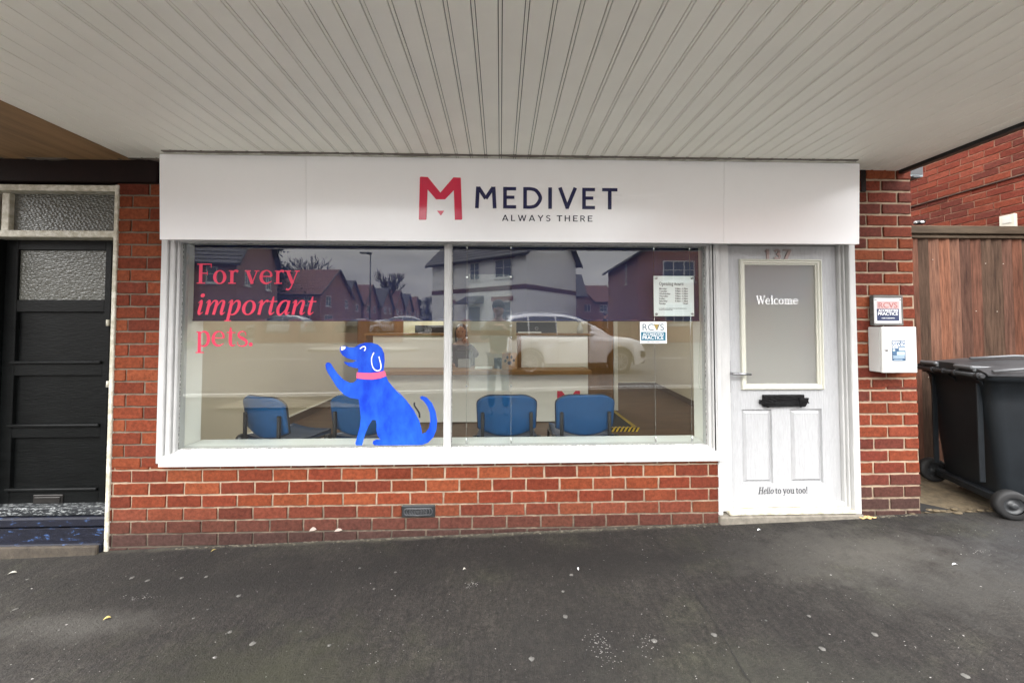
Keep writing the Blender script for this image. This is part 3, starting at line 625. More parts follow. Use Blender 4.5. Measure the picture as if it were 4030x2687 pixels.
hl = X(2983, DY, 1930); hr = X(3178, DY, 1930); hz_ = Z(1941, DY, 3080)
obj('lettering', text_mb('Hello to you too!', None, plane_map((hl, DY-.002, hz_), *FACE), 26/F*2.78, minw=.085, w=hr-hl, fonts=[ITAL]*5+[SERIF]*12, shear=[.2]*5+[0]*12), dark_v, door)
# numerals, upright metal
D7 = {'1': ([st((.02,.78),(.2,.98),w=.16), st((.22,1),(.22,0),w=.24)], .62),
      '3': ([st((.06,.78,.2),(.18,.92,.2),(.38,.9,.2),(.47,.74,.2),(.38,.57,.2),(.22,.53,.18)), st((.22,.53,.18),(.42,.47,.2),(.5,.27,.2),(.38,.1,.2),(.18,.08,.2),(.05,.22,.2))], .82),
      '7': ([st((.03,.92),(.58,.92),w=.18), st((.52,.95),(.2,0),w=.22)], .62)}
n7l, n7r, n7z = X(3014, DY-.012, 1000), X(3112, DY-.012, 1000), Z(1021, DY-.012, 3060)
for off, ch_ in ((0, '1'), (.36, '3'), (.70, '7')):
    ww = (n7r-n7l)*(.24 if ch_ == '1' else .31)
    mb = text_mb(ch_, D7, plane_map((n7l+(n7r-n7l)*off, DY-.006, n7z), *FACE), 42/F*2.77, w=ww*1.15, eps=.0015)
    mb2 = MB()   # thickness
    for f in mb.f:
        q = [mb.v[i] for i in f]; b = [(p_[0], DY-.001, p_[2]) for p_ in q]; kk = len(q)
        mb2.add(q+b, [tuple(range(kk))]+[(i, (i+1) % kk, (i+1) % kk+kk, i+kk) for i in range(kk)])
    obj('house_number', mb2, number_m, door)
hx = X(2869, DY-.01, 1480)
hd = obj('door_handle', MB().bbox(hx-.012, hx+.014, DY-.012, DY+.002, Z(1546, DY, 2870), Z(1416, DY, 2870), .006), lever_m, door)
zh = Z(1470, DY-.05, 2870)
obj('lever', MB().tube([(hx, DY-.01, zh), (hx, DY-.055, zh), (hx+.02, DY-.062, zh), (hx+.06, DY-.06, zh-.002), (hx+.135, DY-.055, zh-.006)], [.010, .010, .0105, .010, .0085], 12), lever_m, hd)
# taped letterbox
lx0, lx1, lz0, lz1 = X(2997, DY, 1575), X(3160, DY, 1575), Z(1599, DY, 3080), Z(1551, DY, 3080)
tb = MB().bbox(lx0, lx1, DY-.022, DY, lz0, lz1, .006)
tb.prism([(lx0-.022, lz0+.024), (lx0-.006, lz0+.022), (lx0+.03, lz0-.004), (lx0+.06, lz0+.01), (lx0+.05, lz0+.05), (lx0-.022, lz0+.052)], (0, DY-.0245, 0), (1,0,0), (0,0,1), (0,1,0), .022)
tb.prism([(lx1-.04, lz0-.001), (lx1+.0, lz0+.005), (lx1+.014, lz0+.03), (lx1+.028, lz0+.024), (lx1+.020, lz0+.045), (lx1+.026, lz0+.066), (lx1, lz0+.062), (lx1-.05, lz0+.07)], (0, DY-.026, 0), (1,0,0), (0,0,1), (0,1,0), .024)
for k in range(3): tb.tube([(lx0+.01, DY-.027, lz0+.006+k*.011), (lx0+.1, DY-.028, lz0+.007+k*.012), (lx0+.2, DY-.027, lz0+.012+k*.01), (lx1-.01, DY-.026, lz0+.004+k*.013)], .0028, 5)
obj('taped_letterbox', tb, tape_m, door)['label'] = 'letterbox sealed over with black tape'
obj('weather_bar', MB().bbox(dx0, dx1, DY-.035, DY+.0, Z(1996, DY-.03, 3080), Z(1972, DY-.01, 3080), .008), white_m, door)
# door frame
zd = Z(2030, -.02, 2850)
fr = MB()
for (a, b, y0, y1, zz) in ((X(2800,-.01,1300), X(2815,-.01,1300), -.02, .1, zsill+.03), (X(2818,0,1500), X(2836,0,1500), -.012, .1, zd), (X(2836,0,1500), dx0-.004, .012, .11, zd+.015),
                       (dx1+.003, dx1+.018, .02, .11, zd+.02), (dx1+.018, max(X(3338,0,1500), dx1+.03), -.0, .11, zd+.02), (max(X(3338,0,1500), dx1+.03)+.001, X(3366,0,1500), -.028, .11, zd)):
    fr.bbox(a, b, y0, y1, zz, 2.16, .005)
fr.bbox(dx0-.004, dx1+.004, .0, .11, dz1+.004, 2.16, .004)
dfr = obj('door_frame', fr, white_m, bld)
obj('threshold', MB().bbox(dx0-.05, dx1+.05, -.03, .12, Z(2027, -.03, 3080), Z(2012, -.03, 3080), .006).bbox(dx0-.004, dx1+.02, .0, .12, Z(2012, 0, 3080), Z(2001, 0, 3080), .004), white_old, dfr)
obj('door_step', MB().bbox(xd0-.01, xd1+.01, -.040, .12, -.2, Z(2031, -.04, 3080), .008), mat('worn_step', (.15,.135,.11), .9, var=.3, vscale=25, bump=.006), dfr)

# ---- the dark door at the left
LY = .10
f2 = MB(); j0, j1 = X(437, 0, 1500), X(453, 0, 1500)
f2.bbox(j0, j1, -.018, .14, gz(-2.8,0)-.02, Z(727, -.01, 300), .004); f2.bbox(-6, j0, -.012, .14, Z(752, -.01, 300), Z(728, -.01, 300), .004)
f2.bbox(-6, j0, -.002, .14, Z(934, 0, 300), Z(907, 0, 300), .005); f2.bbox(X(-18,0,850), X(12,0,850), .03, .14, Z(907, 0, 20), Z(753, 0, 20), .004)
df2 = obj('weathered_door_frame', f2, white_old, bld)
obs = mat('obscured_glass', (.085,.085,.073), .22, spec=.3); on_ = obs.node_tree.nodes; ol = obs.node_tree.links
vo = on_.new('ShaderNodeTexVoronoi'); vo.feature = 'SMOOTH_F1'; vo.inputs['Scale'].default_value = 42; vo.inputs['Smoothness'].default_value = .4; vo.inputs['Randomness'].default_value = .55
to = on_.new('ShaderNodeTexCoord'); mo_ = on_.new('ShaderNodeMapping'); mo_.inputs['Scale'].default_value = (1, 1, 1.7); mo_.inputs['Rotation'].default_value = (0, .35, 0)
ol.new(to.outputs['Object'], mo_.inputs['Vector']); ol.new(mo_.outputs['Vector'], vo.inputs['Vector'])
bo = on_.new('ShaderNodeBump'); bo.inputs['Distance'].default_value = .005; ol.new(vo.outputs['Distance'], bo.inputs['Height']); ol.new(bo.outputs['Normal'], P(obs).inputs['Normal'])
obj('obscured_pane', MB().box(X(30,.06,850), j0+.002, .06, .066, Z(908,.06,300), Z(752,.06,300)), obs, df2)
bx0, bx1 = X(10, LY, 1400), X(430, LY, 1400)
bd = MB(); bz0, bz1 = Z(1985, LY, 250), Z(940, LY, 250)
ix0, ix1 = X(58, LY, 1400), X(405, LY, 1400)
rails = [bz1, Z(985, LY, 250), Z(1180, LY, 250), Z(1228, LY, 250), Z(1425, LY, 250), Z(1478, LY, 250), Z(1672, LY, 250), Z(1722, LY, 250), Z(1922, LY, 250), bz0]
bd.bbox(bx0, ix0, LY-.004, LY+.04, bz0, bz1, .003); bd.bbox(ix1, bx1, LY-.004, LY+.04, bz0, bz1, .003)
for k in range(0, 10, 2): bd.bbox(ix0-.001, ix1+.001, LY-.002, LY+.04, rails[k+1], rails[k], .004)
for k in (3, 5, 7): bd.box(ix0, ix1, LY+.02, LY+.035, rails[k+1], rails[k])
for k in (4, 6, 8): bd.bbox(ix0-.02, ix1, LY-.02, LY+.02, rails[k]-.012, rails[k]+.008, .005)
bd.box(-6, bx1+.04, LY+.045, LY+.07, -.1, bz1+.05)
bd.bbox(-6, bx0-.01, .02, LY+.04, -.1, bz1+.03, .004)
dark_door = obj('door', bd, black_m, bld); dark_door['label'] = 'black panelled door with patterned glass pane'
obj('obscured_pane', MB().box(ix0, ix1, LY+.012, LY+.018, rails[2], rails[1]), obs, dark_door)
ms0, ms1 = X(135, LY, 1962), X(252, LY, 1962)
obj('letterbox', MB().bbox(ms0, ms1, LY-.010, LY, Z(1982, LY, 190), Z(1944, LY, 190), .004).bbox(ms0+.015, ms1-.012, LY-.016, LY-.008, Z(1976, LY, 190), Z(1952, LY, 190), .003), mat('worn_black_metal', (.03,.028,.026), .35, metal=.6, var=.3, vscale=15), dark_door)
for zz in (1270, 1510): obj('hinge', MB().tube([(X(431,LY,zz), LY-.012, Z(zz+12,LY,430)), (X(431,LY,zz), LY-.012, Z(zz-12,LY,430))], .009, 8), white_old, dark_door)
obj('weatherboard', MB().bbox(-6, j0-.02, .02, .12, Z(2030, .02, 250), Z(1990, .05, 250), .008), chip_m, dark_door)
obj('door_step', MB().bbox(-6, j0-.005, -.0, .12, Z(2075, .0, 250), Z(2038, 0, 250), .01), blue_chip, df2)
obj('door_step', MB().bbox(-6, j0-.006, .02, .12, -.3, Z(2078, .02, 250), .004).bbox(-6, j0-.01, -.03, .1, -.3, Z(2142,-.03,250), .01), blue_chip, df2)
obj('plinth', MB().bbox(-6, j0-.01, -.055, -.031, -.3, Z(2150, -.05, 250), .006), mat('stained_concrete', (.045,.036,.026), .95, var=.4, vscale=18, bump=.005), df2)

# ---- canopy
SZ = Z(612, -.17, 1900)
cx0, cx1 = X(482, -.1, 590), X(3587, -.1, 638); CE = -1.53
sf_ = MB(); bw = (cx1-cx0)/56; rs = random.Random(3)
for k in range(56):
    a = cx0+k*bw; dz = rs.uniform(-.0012, .0012); faint = k < 9
    g1 = .0009 if faint else .0030; st_w = .0125
    zb_ = SZ+dz
    sf_.bbox(a+g1, a+bw-st_w-g1, CE, .1, zb_, zb_+.012, .0022 if not faint else .0012)
    sf_.box(a+bw-st_w+.0005, a+bw-.0005, CE, .1, zb_+.0026, zb_+.012)
obj('soffit_boards', sf_, soffit_m, bld)
obj('soffit_backing', MB().box(cx0, cx1, CE, .1, SZ+.0155, SZ+.03), gap_m, bld)
obj('canopy_roof', MB().box(cx0-1.5, cx1, CE-.02, .02, SZ+.04, SZ+.22), mat('felt_roof', (.05,.05,.05), .9), bld)
obj('canopy_fascia', MB().bbox(cx0-1.5, cx1+.03, CE-.045, CE-.022, SZ-.012, SZ+.24, .004), mat('white_fascia', (.7,.7,.68), .4), bld)
obj('side_fascia', MB().bbox(cx1+.002, cx1+.045, CE-.02, .6, SZ-.022, SZ+.22, .004), blackpl, bld)['label'] = 'black board along the canopy end'
obj('plywood_soffit', MB().box(cx0-1.5, cx0-.002, CE, .05, SZ-.006, SZ+.03), ply_m, bld)
def jag(xa, xb, ya, yb, amp, seed, step=.02):
    rs = random.Random(seed); mb = MB(); vs = []; n = int((xb-xa)/step); h = .004
    for i in range(n+1):
        h = max(.0015, min(amp, h+rs.uniform(-1,1)*amp*.35)); x = xa+(xb-xa)*i/n; vs += [(x, ya, SZ-h), (x, ya, SZ+.002), (x, yb, SZ-h)]
    return mb.add(vs, [(3*i, 3*i+3, 3*i+4, 3*i+1) for i in range(n)]+[(3*i, 3*i+2, 3*i+5, 3*i+3) for i in range(n)])
ex = jag(cx0-1.3, cx0+.40, -.06, -.02, .016, 5)
obj('sealant_bead', jag(X(640,-.17,610), X(3372,-.17,640), -.185, -.16, .0065, 6), mat('grey_sealant', (.16,.14,.12), .8), bld)
obj('packing_strip', ex, mat('sealant_strip', (.11,.09,.07), .8), bld)
gb = X(3592, .05, 650)
gp = obj('gutter', MB().bbox(gb+.0, gb+.20, .15, .30, Z(690,.15,3640), Z(655,.15,3640)-.0, .006).bbox(gb, gb+.06, .05, .16, Z(700,.1,3600), SZ-.03, .005), blackpl, bld)
obj('gutter_end', MB().bbox(gb+.045, gb+.20, .152, .30, Z(656,.15,3640)+.001, SZ+.02, .003), mat('grey_plastic', (.13,.16,.17), .5), gp)
obj('downpipe', MB().tube([(xr+.012, .04, -.1), (xr+.012, .04, 2.5)], .009, 8), mat('grey_pipe', (.09,.08,.075), .6), bld)

# ------------------------------------------------------------------ sign board (leans out at the top)
TILT = R(2.0); SY = -.115
so0 = at(628, 944, SY); so1 = at(3382, 960, SY); zs0 = (so0.z+so1.z)/2
sroot = thing('sign_board', 'long white shop sign board under the canopy with red emblem and navy lettering', 'shop sign', (so0.x, SY, zs0), rot=(TILT, 0, 0))
nS = Vector((0, -math.cos(TILT), -math.sin(TILT))); oS = Vector((so0.x, SY, zs0)); vS = Vector((0, -math.sin(TILT), math.cos(TILT)))
SWd = so1.x-so0.x; SH = SZ-zs0-.004
def S(px, py): q = on(px, py, oS, nS)-oS; return (q.x, q.dot(vS))
def sobj(name, mb, m, par=None):
    o = obj(name, mb, m, par or sroot)
    if par is None: o.matrix_parent_inverse = Matrix.Identity(4)
    return o
a1, a2 = S(1204, 700)[0], S(2849, 800)[0]
for a, b in ((0, a1), (a1+.0008, a2), (a2+.0008, SWd)): sobj('panel', MB().bbox(a, b, 0, .035, 0, SH, .0015), sign_m)
lg = [(528,1217),(534,1213),(582,1216),(668,1322),(757,1218),(806,1220),(808,1228),(817,1502),(812,1508),(767,1508),(760,1305),(700,1368),(638,1368),(580,1300),(572,1504),(568,1508),(524,1508),(520,1504)]
lg = [S(1350+x/1.7422, y/1.7422) for x, y in lg]
lgo = sobj('emblem', MB().prism(lg, (0,-.0035,0), (1,0,0), (0,0,1), (0,1,0), .003).prism([S(1350+x/1.7422, y/1.7422) for x, y in ((645,1446),(693,1446),(673,1476),(667,1476))], (0,-.0035,0), (1,0,0), (0,0,1), (0,1,0), .003), red_v)
def sign_text(t, px0, px1, y0, y1, m):
    a = S(px0, y1); b = S(px1, y1); top = S(px0, y0)
    mb = text_mb(t, SANS, lambda u, v, off=0: Vector((a[0]+u, -.002-off, a[1]+v)), top[1]-a[1], w=(b[0]-a[0])*1.05)
    return sobj('lettering', mb, m)
sign_text('MEDIVET', 1869, 2427, 735, 820, navy_v); sign_text('ALWAYS THERE', 1976, 2324, 846, 870, grey_v)

# ------------------------------------------------------------------ things fixed to the window
def win_text(t, x0, x1, yb, size, italic):
    a = at(x0, yb, GL); b = at(x1, yb, GL)
    return text_mb(t, ITAL if italic else SERIF, plane_map((a.x, GL-.0015, a.z), *FACE), size/F*2.77, shear=.17 if italic else 0, w=(b.x-a.x))
r_ = thing('window_lettering', 'pink serif lettering on the left window pane, in three lines', 'window lettering', at(775, 1365, GL))
obj('text_line', win_text('For very', 773, 1178, 1116, 77, False), pink_v, r_)
obj('text_line', win_text('important', 768, 1236, 1238, 82, True), pink_v, r_)
obj('text_line', win_text('pets.', 768, 1002, 1362, 84, False), pink_v, r_)
A = lambda L: [(1000+x/2.24, 900+y/2.24) for x, y in L]; B = lambda L: [(700+x/1.96, 1450+y/1.96) for x, y in L]
dog = A([(764,1036),(800,1033),(840,1045),(885,1045),(930,1018),(985,1002),(1040,1005),(1090,1020),(1125,1050),(1148,1100),(1152,1160),(1143,1245),(1165,1300),(1185,1345),(1230,1400),(1300,1475)]) + \
  B([(1680,155),(1760,240),(1820,320),(1862,400),(1878,460),(1884,500),(1910,493),(1938,455),(1948,400),(1943,340),(1925,290),(1897,250),(1873,232),(1869,218),(1885,210),(1920,222),(1960,265),(1988,330),(2000,400),(1995,470),(1970,530),(1930,570),(1880,588),(1700,590),(1520,590),(1503,578),(1508,556),(1530,546),(1562,545),(1540,515),(1532,470),(1534,430),(1528,397),(1500,394),(1472,440),(1447,500),(1430,560),(1422,590),(1376,591),(1370,575),(1390,500),(1406,440),(1412,380),(1406,320),(1395,235),(1330,225),(1280,200),(1225,140)]) + \
  A([(690,1330),(655,1275),(635,1235),(630,1200),(640,1180),(660,1177),(680,1190),(700,1225),(740,1280),(790,1330),(850,1358),(880,1352),(905,1330),(906,1265),(918,1262),(920,1230),(880,1225),(830,1208),(800,1185),(793,1170),(830,1178),(870,1176),(905,1160),(870,1155),(820,1140),(780,1115),(760,1085),(756,1058)])
G = lambda L: [(at(x, y, GL).x, at(x, y, GL).z) for x, y in L]
dr = thing('dog_window_sticker', 'blue sitting dog sticker with pink collar raising a paw', 'window sticker', at(1540, 1752, GL))
obj('dog_shape', MB().prism(G(dog), (0, GL-.0022, 0), (1,0,0), (0,0,1), (0,1,0), .001), dogm, dr)
col = A([(905,1265),(970,1270),(1030,1271),(1090,1265),(1152,1250),(1168,1297),(1110,1318),(1040,1328),(970,1325),(903,1317)])
obj('collar', MB().prism(G(col), (0, GL-.0036, 0), (1,0,0), (0,0,1), (0,1,0), .001), collar_v, dr)
def gstroke(L, wpx, y): 
    g = crom([(*q, wpx/F*2.77) for q in G(L)], 6); mb = MB(); vs = []
    for j, p in enumerate(g):
        a_, b_ = g[max(j-1,0)], g[min(j+1,len(g)-1)]; dx, dz = b_[0]-a_[0], b_[1]-a_[1]; L_ = math.hypot(dx, dz) or 1
        for s_ in (1,-1): vs.append((p[0]-dz/L_*p[2]/2*s_, y, p[1]+dx/L_*p[2]/2*s_))
    return mb.add(vs, [(2*j, 2*j+1, 2*j+3, 2*j+2) for j in range(len(g)-1)])
mk = gstroke(A([(1058,1090),(1038,1140),(1042,1200),(1062,1238),(1090,1250),(1115,1238),(1120,1200),(1110,1160),(1102,1125)]), 3.6, GL-.0042)
obj('closed_eye', gstroke(A([(935,1057),(955,1042),(975,1038),(984,1052),(974,1076)]), 3.8, GL-.0042), white_v, dr)
nb_ = MB().prism(G(A([(770,1036),(808,1040),(806,1054),(778,1073),(768,1066)])), (0, GL-.0044, 0), (1,0,0), (0,0,1), (0,1,0), .0005)
obj('nose', nb_, white_v, dr); obj('ear_outline', mk, white_v, dr)
obj('leash_end', gstroke(B([(1825,260),(1826,285),(1848,320),(1862,345),(1865,380)]), 7, GL-.001), dark_v, dr)

def sheet_box(x0, x1, y0, y1, Y, t=.003): return MB().bbox(X(x0,Y,(y0+y1)/2), X(x1,Y,(y0+y1)/2), Y, Y+t, Z(y1,Y,(x0+x1)/2), Z(y0,Y,(x0+x1)/2), .0008)
# accreditation sticker
Y0 = GL-.003
rs_ = thing('window_sticker', 'small square white and teal accreditation sticker on the right window pane', 'window sticker', at(2571, 1351, Y0))
obj('backing', sheet_box(2519, 2624, 1266, 1351, Y0, .0012), paper_m, rs_)
obj('band', sheet_box(2523, 2620, 1306, 1340, Y0-.0015, .0010), mat('teal_ink', (.004,.13,.21), .4), rs_)
def btext(t, x0, x1, yb, h, Y, m, par, name='lettering', bold=0):
    a = at(x0, yb, Y); b = at(x1, yb, Y); return obj(name, builtin_text(t, h/F*2.77/.72, (a.x, Y, a.z), w=(b.x-a.x), bold=bold), m, par)
btext('RCVS', 2529, 2613, 1300, 27, Y0-.002, mat('slate_ink', (.05,.10,.14), .5), rs_)
obj('gold_mark', MB().prism(G([(2572,1276),(2592,1276),(2583,1300)]), (0, Y0-.0032, 0), (1,0,0), (0,0,1), (0,1,0), .0008), mat('gold_ink', (.35,.25,.06), .4), rs_)
btext('ACCREDITED', 2530, 2612, 1320, 11, Y0-.0026, white_v, rs_, bold=.0003); btext('PRACTICE', 2529, 2611, 1335, 14, Y0-.0026, white_v, rs_, bold=.0003)
btext('#RCVSaccredited', 2546, 2598, 1347, 5, Y0-.002, dark_v, rs_)
# opening hours board on its cables
Y1 = .085
oh = thing('opening_hours_board', 'white framed opening hours notice hung on two steel cables, right window pane', 'notice', at(2652, 1245, Y1))
obj('board', sheet_box(2573, 2731, 1086, 1244, Y1, .004), mat('notice_board', (.80,.84,.84), .25, coat=.5), oh)
for x, y in ((2581,1095),(2722,1095),(2583,1236),(2723,1235)): obj('stud', MB().lathe(at(x, y, Y1), (0,-1,0), [(0,.009),(.008,.009),(.009,.0)], 14), steel_m, oh)
a = at(2594, 1123, Y1); b = at(2691, 1123, Y1)
obj('heading', text_mb('Opening hours:', None, plane_map((a.x, Y1-.001, a.z), *FACE), 13.5/F*2.815, minw=.11, w=b.x-a.x, fonts=[SERIF]*8+[ITAL]*6, shear=[0]*8+[.2]*6), dark_v, oh)
hrs = [('Monday:', '9.00am - 6.30pm'), ('Tuesday:', '9.00am - 6.30pm'), ('Wednesday:', '9.00am - 6.30pm'), ('Thursday:', '9.00am - 6.30pm'), ('Friday:', '9.00am - 6.30pm'), ('Saturday:', '8.30am - 1.30pm'), ('Sunday:', 'Closed')]
tt = MB()
for i, (d_, h_) in enumerate(hrs):
    y = 1139+i*9.7; q = at(2594, y, Y1); s_ = 6.6/F*2.815/.72; merge(tt, builtin_text(d_, s_, (q.x, Y1-.001, q.z), bold=.0002))
    wv = 50 if h_ != 'Closed' else 19; q = at(2707-wv, y, Y1); q2 = at(2707, y, Y1); merge(tt, builtin_text(h_, s_, (q.x, Y1-.001, q.z), w=q2.x-q.x, bold=.0002))
for i, t_2 in enumerate(('In emergency and outside of our normal opening hours,', 'please call us on our usual practice number.')):
    q = at(2594, 1215+i*5.5, Y1); q2 = at(2702 if i == 0 else 2648, 1215, Y1); merge(tt, builtin_text(t_2, 4/F*2.815/.72, (q.x, Y1-.001, q.z), w=q2.x-q.x))
obj('lettering', tt, dark_v, oh)
def cable(xpx, label, grp, clips=()):
    Y = .09; x = X(xpx, Y, 1400); z1, z0 = 2.06, zb-.002
    c = thing('display_cable', label, 'cable', (x, Y, z0), grp)
    obj('wire', MB().tube([(x, Y, z0+.03), (x, Y, z1)], .0013, 6), steel_m, c)
    obj('anchor', MB().lathe((x, Y, z0), (0,0,1), [(0,.007),(.035,.007),(.04,.004),(.045,.002)], 12), steel_m, c)
    obj('anchor', MB().lathe((x, Y, z1), (0,0,-1), [(0,.007),(.02,.007),(.026,.002)], 12), steel_m, c)
    for cy_ in clips: obj('clip', MB().bbox(x-.008, x+.008, Y-.008, Y+.006, Z(cy_+3,Y,xpx), Z(cy_-3,Y,xpx), .001), steel_m, c)
    return c
cable(1837, 'steel display cable with clips beside the mullion, leftmost of the four', None, (1091,1281,1328,1519)); cable(2011, 'steel display cable with clips at the right edge of the clear holders', None, (1090,1281,1327,1519))
cable(2577, 'steel display cable carrying the left side of the opening hours notice', None); cable(2719, 'steel display cable carrying the right side of the opening hours notice', None)
tag(obj('acrylic_holder', sheet_box(1843, 2007, 1079, 1299, .085, .004), acryl_m), 'empty clear acrylic poster holder, upper one between the two cables', 'poster holder')
tag(obj('acrylic_holder', sheet_box(1845, 2002, 1320, 1538, .085, .004), acryl_m), 'empty clear acrylic poster holder, lower one between the two cables', 'poster holder')
# roller blinds with bead chain
bl = thing('roller_blind', 'dark navy roller blind half lowered inside the shop window', 'roller blind', (X(1740,.17), .17, Z(1262,.17,1740)))
bxa, bxb = X(737, .17, 1100), X(2754, .17, 1100)
obj('fabric', MB().box(bxa, bxb, .17, .172, Z(1260,.17,1740), 2.3), blind_m, bl)
obj('bottom_bar', MB().bbox(bxa, bxb, .165, .177, Z(1264,.17,1740), Z(1257,.17,1740), .003), blind_m, bl)
cp = [at(x, y, .13) for x, y in ((2774,1000),(2773,1200),(2774,1420),(2770,1515),(2762,1530),(2752,1518),(2751,1440),(2757,1300),(2766,1150),(2772,1000))]
obj('bead_chain', MB().tube([Vector(c) for c in crom([tuple(c) for c in cp], 5)], .0022, 6), cream_m, bl)
# ------------------------------------------------------------------ on the right pier
PY0 = -.010
pq = thing('wall_plaque', 'navy and pink accreditation plaque on a weathered wood backing on the right brick pier', 'plaque', at(3490, 1282, PY0))
obj('wood_backing', MB().bbox(X(3421,PY0,1220), X(3553,-.04,1220), -.045, PY0, Z(1281,-.04,3490), Z(1162,-.04,3490), .004), mat('grey_wood', (.11,.105,.095), .8, var=.35, vscale=14, stretch=(.5,1,4), bump=.002), pq)
Yp = -.052
obj('plate', sheet_box(3441, 3547, 1173, 1273, Yp, .006), mat('plate_silver', (.55,.55,.55), .3), pq)
obj('upper_panel', sheet_box(3452, 3539, 1185, 1215, Yp-.002, .0015), mat('plaque_pink', (.50,.33,.32), .35), pq)
obj('lower_panel', sheet_box(3452, 3539, 1215.3, 1262, Yp-.002, .0015), mat('plaque_navy', (.006,.016,.07), .3), pq)
btext('RCVS', 3458, 3532, 1211, 22, Yp-.003, mat('plaque_red', (.36,.13,.12), .5), pq, bold=.0004)
btext('ACCREDITED', 3457, 3534, 1226, 9, Yp-.003, white_v, pq, bold=.0003); btext('PRACTICE', 3456, 3534, 1240, 12, Yp-.003, white_v, pq, bold=.0003)
btext('CORE STANDARDS', 3470, 3521, 1254, 4.5, Yp-.003, paper_m, pq)
for x, y in ((3446,1178),(3541,1178),(3446,1268),(3541,1268)): obj('screw', MB().lathe(at(x, y, Yp), (0,-1,0), [(0,.006),(.004,.006),(.006,.0)], 12), steel_m, pq)
BYf = -.115
mbx = thing('wall_cabinet', 'white metal cabinet with a key lock on the right brick pier, below the plaque', 'cabinet', at(3520, 1467, PY0))
cx_0, cx_1, cz0, cz1 = X(3472, BYf, 1370), X(3609, BYf, 1370), Z(1467, BYf, 3540), Z(1286, BYf, 3540)
cab_m = mat('cabinet_white', (.58,.58,.56), .35, bump=.0004, bscale=150)
obj('case', MB().bbox(cx_0+.002, cx_1-.002, BYf+.02, PY0, cz0+.002, cz1-.002, .004), cab_m, mbx)
cdr = obj('cabinet_door', MB().bbox(cx_0, cx_1, BYf, BYf+.018, cz0, cz1, .004), cab_m, mbx)
obj('lock', MB().lathe(at(3487, 1376, BYf), (0,-1,0), [(0,.0115),(.006,.0115),(.008,.009),(.008,0)], 16), steel_m, cdr)
obj('notice', sheet_box(3511, 3564, 1340, 1420, BYf-.002, .001), mat('notice_blue', (.035,.09,.17), .5, var=.3, vscale=40), mbx)
btext('BORN ON', 3513, 3563, 1350, 7.5, BYf-.0028, white_v, mbx, bold=.0002); btext('DEATH', 3513, 3562, 1363, 10, BYf-.0028, white_v, mbx, bold=.0003); btext('ROW', 3513, 3536, 1371, 6.5, BYf-.0028, white_v, mbx, bold=.0002)
pm = MB()
for x0, x1, y0, y1 in ((3538,3562,1366,1380),(3513,3523,1373,1382),(3530,3561,1384,1397),(3514,3562,1399,1401),(3516,3560,1403,1405),(3514,3562,1407,1409),(3518,3552,1414,1416)):
    merge(pm, sheet_box(x0, x1, y0, y1, BYf-.0026, .0005))
obj('notice_print', pm, mat('pale_print', (.42,.52,.58), .5), mbx)

# ------------------------------------------------------------------ fence, neighbour house, bin
FY = .85
fn = thing('timber_fence', 'tall dark brown vertical board fence with a weathered top rail beside the brick pier', 'fence', (4.0, FY, gz(4, FY)))
rf = random.Random(11); ztf = Z(925, FY, 3800); x = xr+.03; fb = MB()
while x < 6.6:
    wd = rf.uniform(.092, .106); c = rf.choice([(.105,.044,.027), (.088,.039,.025), (.13,.056,.033), (.07,.035,.024), (.105,.052,.034), (.06,.036,.024)]); k = rf.uniform(.85, 1.15); c = tuple(q*k for q in c)
    z0 = gz(4, FY)+.02+rf.uniform(-.01,.01)
    fb.add([(x, FY-.004, z0), (x+wd, FY-.036, z0), (x+wd, FY-.004, z0), (x, FY+.004, z0), (x, FY-.004, ztf), (x+wd, FY-.036, ztf), (x+wd, FY-.004, ztf), (x, FY+.004, ztf)],
           [(0,1,5,4), (1,2,6,5), (2,3,7,6), (3,0,4,7), (4,5,6,7)], c); x += wd+.006
obj('boards', fb, fence_m, fn); obj('backing', MB().box(xr+.03, 6.6, FY+.006, FY+.012, gz(4,FY), ztf), blackpl, fn)
obj('top_rail', MB().bbox(xr+.0, 6.6, FY-.07, FY+.03, Z(922,FY-.05,3800), Z(890,FY-.05,3800), .008), rail_m, fn)
obj('under_rail', MB().bbox(xr+.01, 6.6, FY-.05, FY+.0, Z(938,FY-.04,3800), Z(927,FY-.04,3800), .003), rail_m, fn)
nh_m = mat('nail_heads', (.25,.22,.18), .6)
for _ in range(30): obj('nail_head', MB().lathe((rf.uniform(3.1,5.0), FY-.028, rf.choice((1.0,1.62,2.1))+rf.uniform(-.03,.03)), (0,-1,0), [(0,.005),(.004,.004),(.004,0)], 8), nh_m, fn)
# neighbouring house, its side wall runs away from the street
NX = 5.4
nh = thing('brick_house', 'red brick house side wall rising behind the timber fence', 'house', (NX+4, 4, .1))
nb = MB(); nb.box(NX, NX+9, .2, 9.5, -.2, 6.4, None, 1)
brickwork(nb, (NX, 9.5, 1.9), (0,-1,0), (-1,0,0), 9.3, 4.4, ch=.076, bl=.228, j=.010, pal=[(.135,.030,.018), (.15,.036,.02), (.12,.027,.017), (.165,.042,.025), (.10,.027,.019)], depth=.006)
obj('wall', nb, [brick_m, mat('mortar_pink', (.25,.15,.10), .95, var=.25, vscale=10)], nh)
obj('wall', MB().bbox(NX-.02, NX+.01, .2, 9.5, 3.02, 3.032, .002), mat('string_course', (.04,.02,.015), .9), nh)
obj('roof', MB().add([(NX-.3,-.1,6.4),(NX+9.3,-.1,6.4),(NX+9.3,5.4,9.2),(NX-.3,5.4,9.2),(NX-.3,9.7,6.4),(NX+9.3,9.7,6.4)], [(0,1,2,3),(3,2,5,4),(0,3,4),(1,5,2)]), mat('slate_roof', (.06,.055,.055), .8), nh)
def onX(px, py, x): d = ray(px, py); return CAM+d*((x-CAM.x)/d.x)
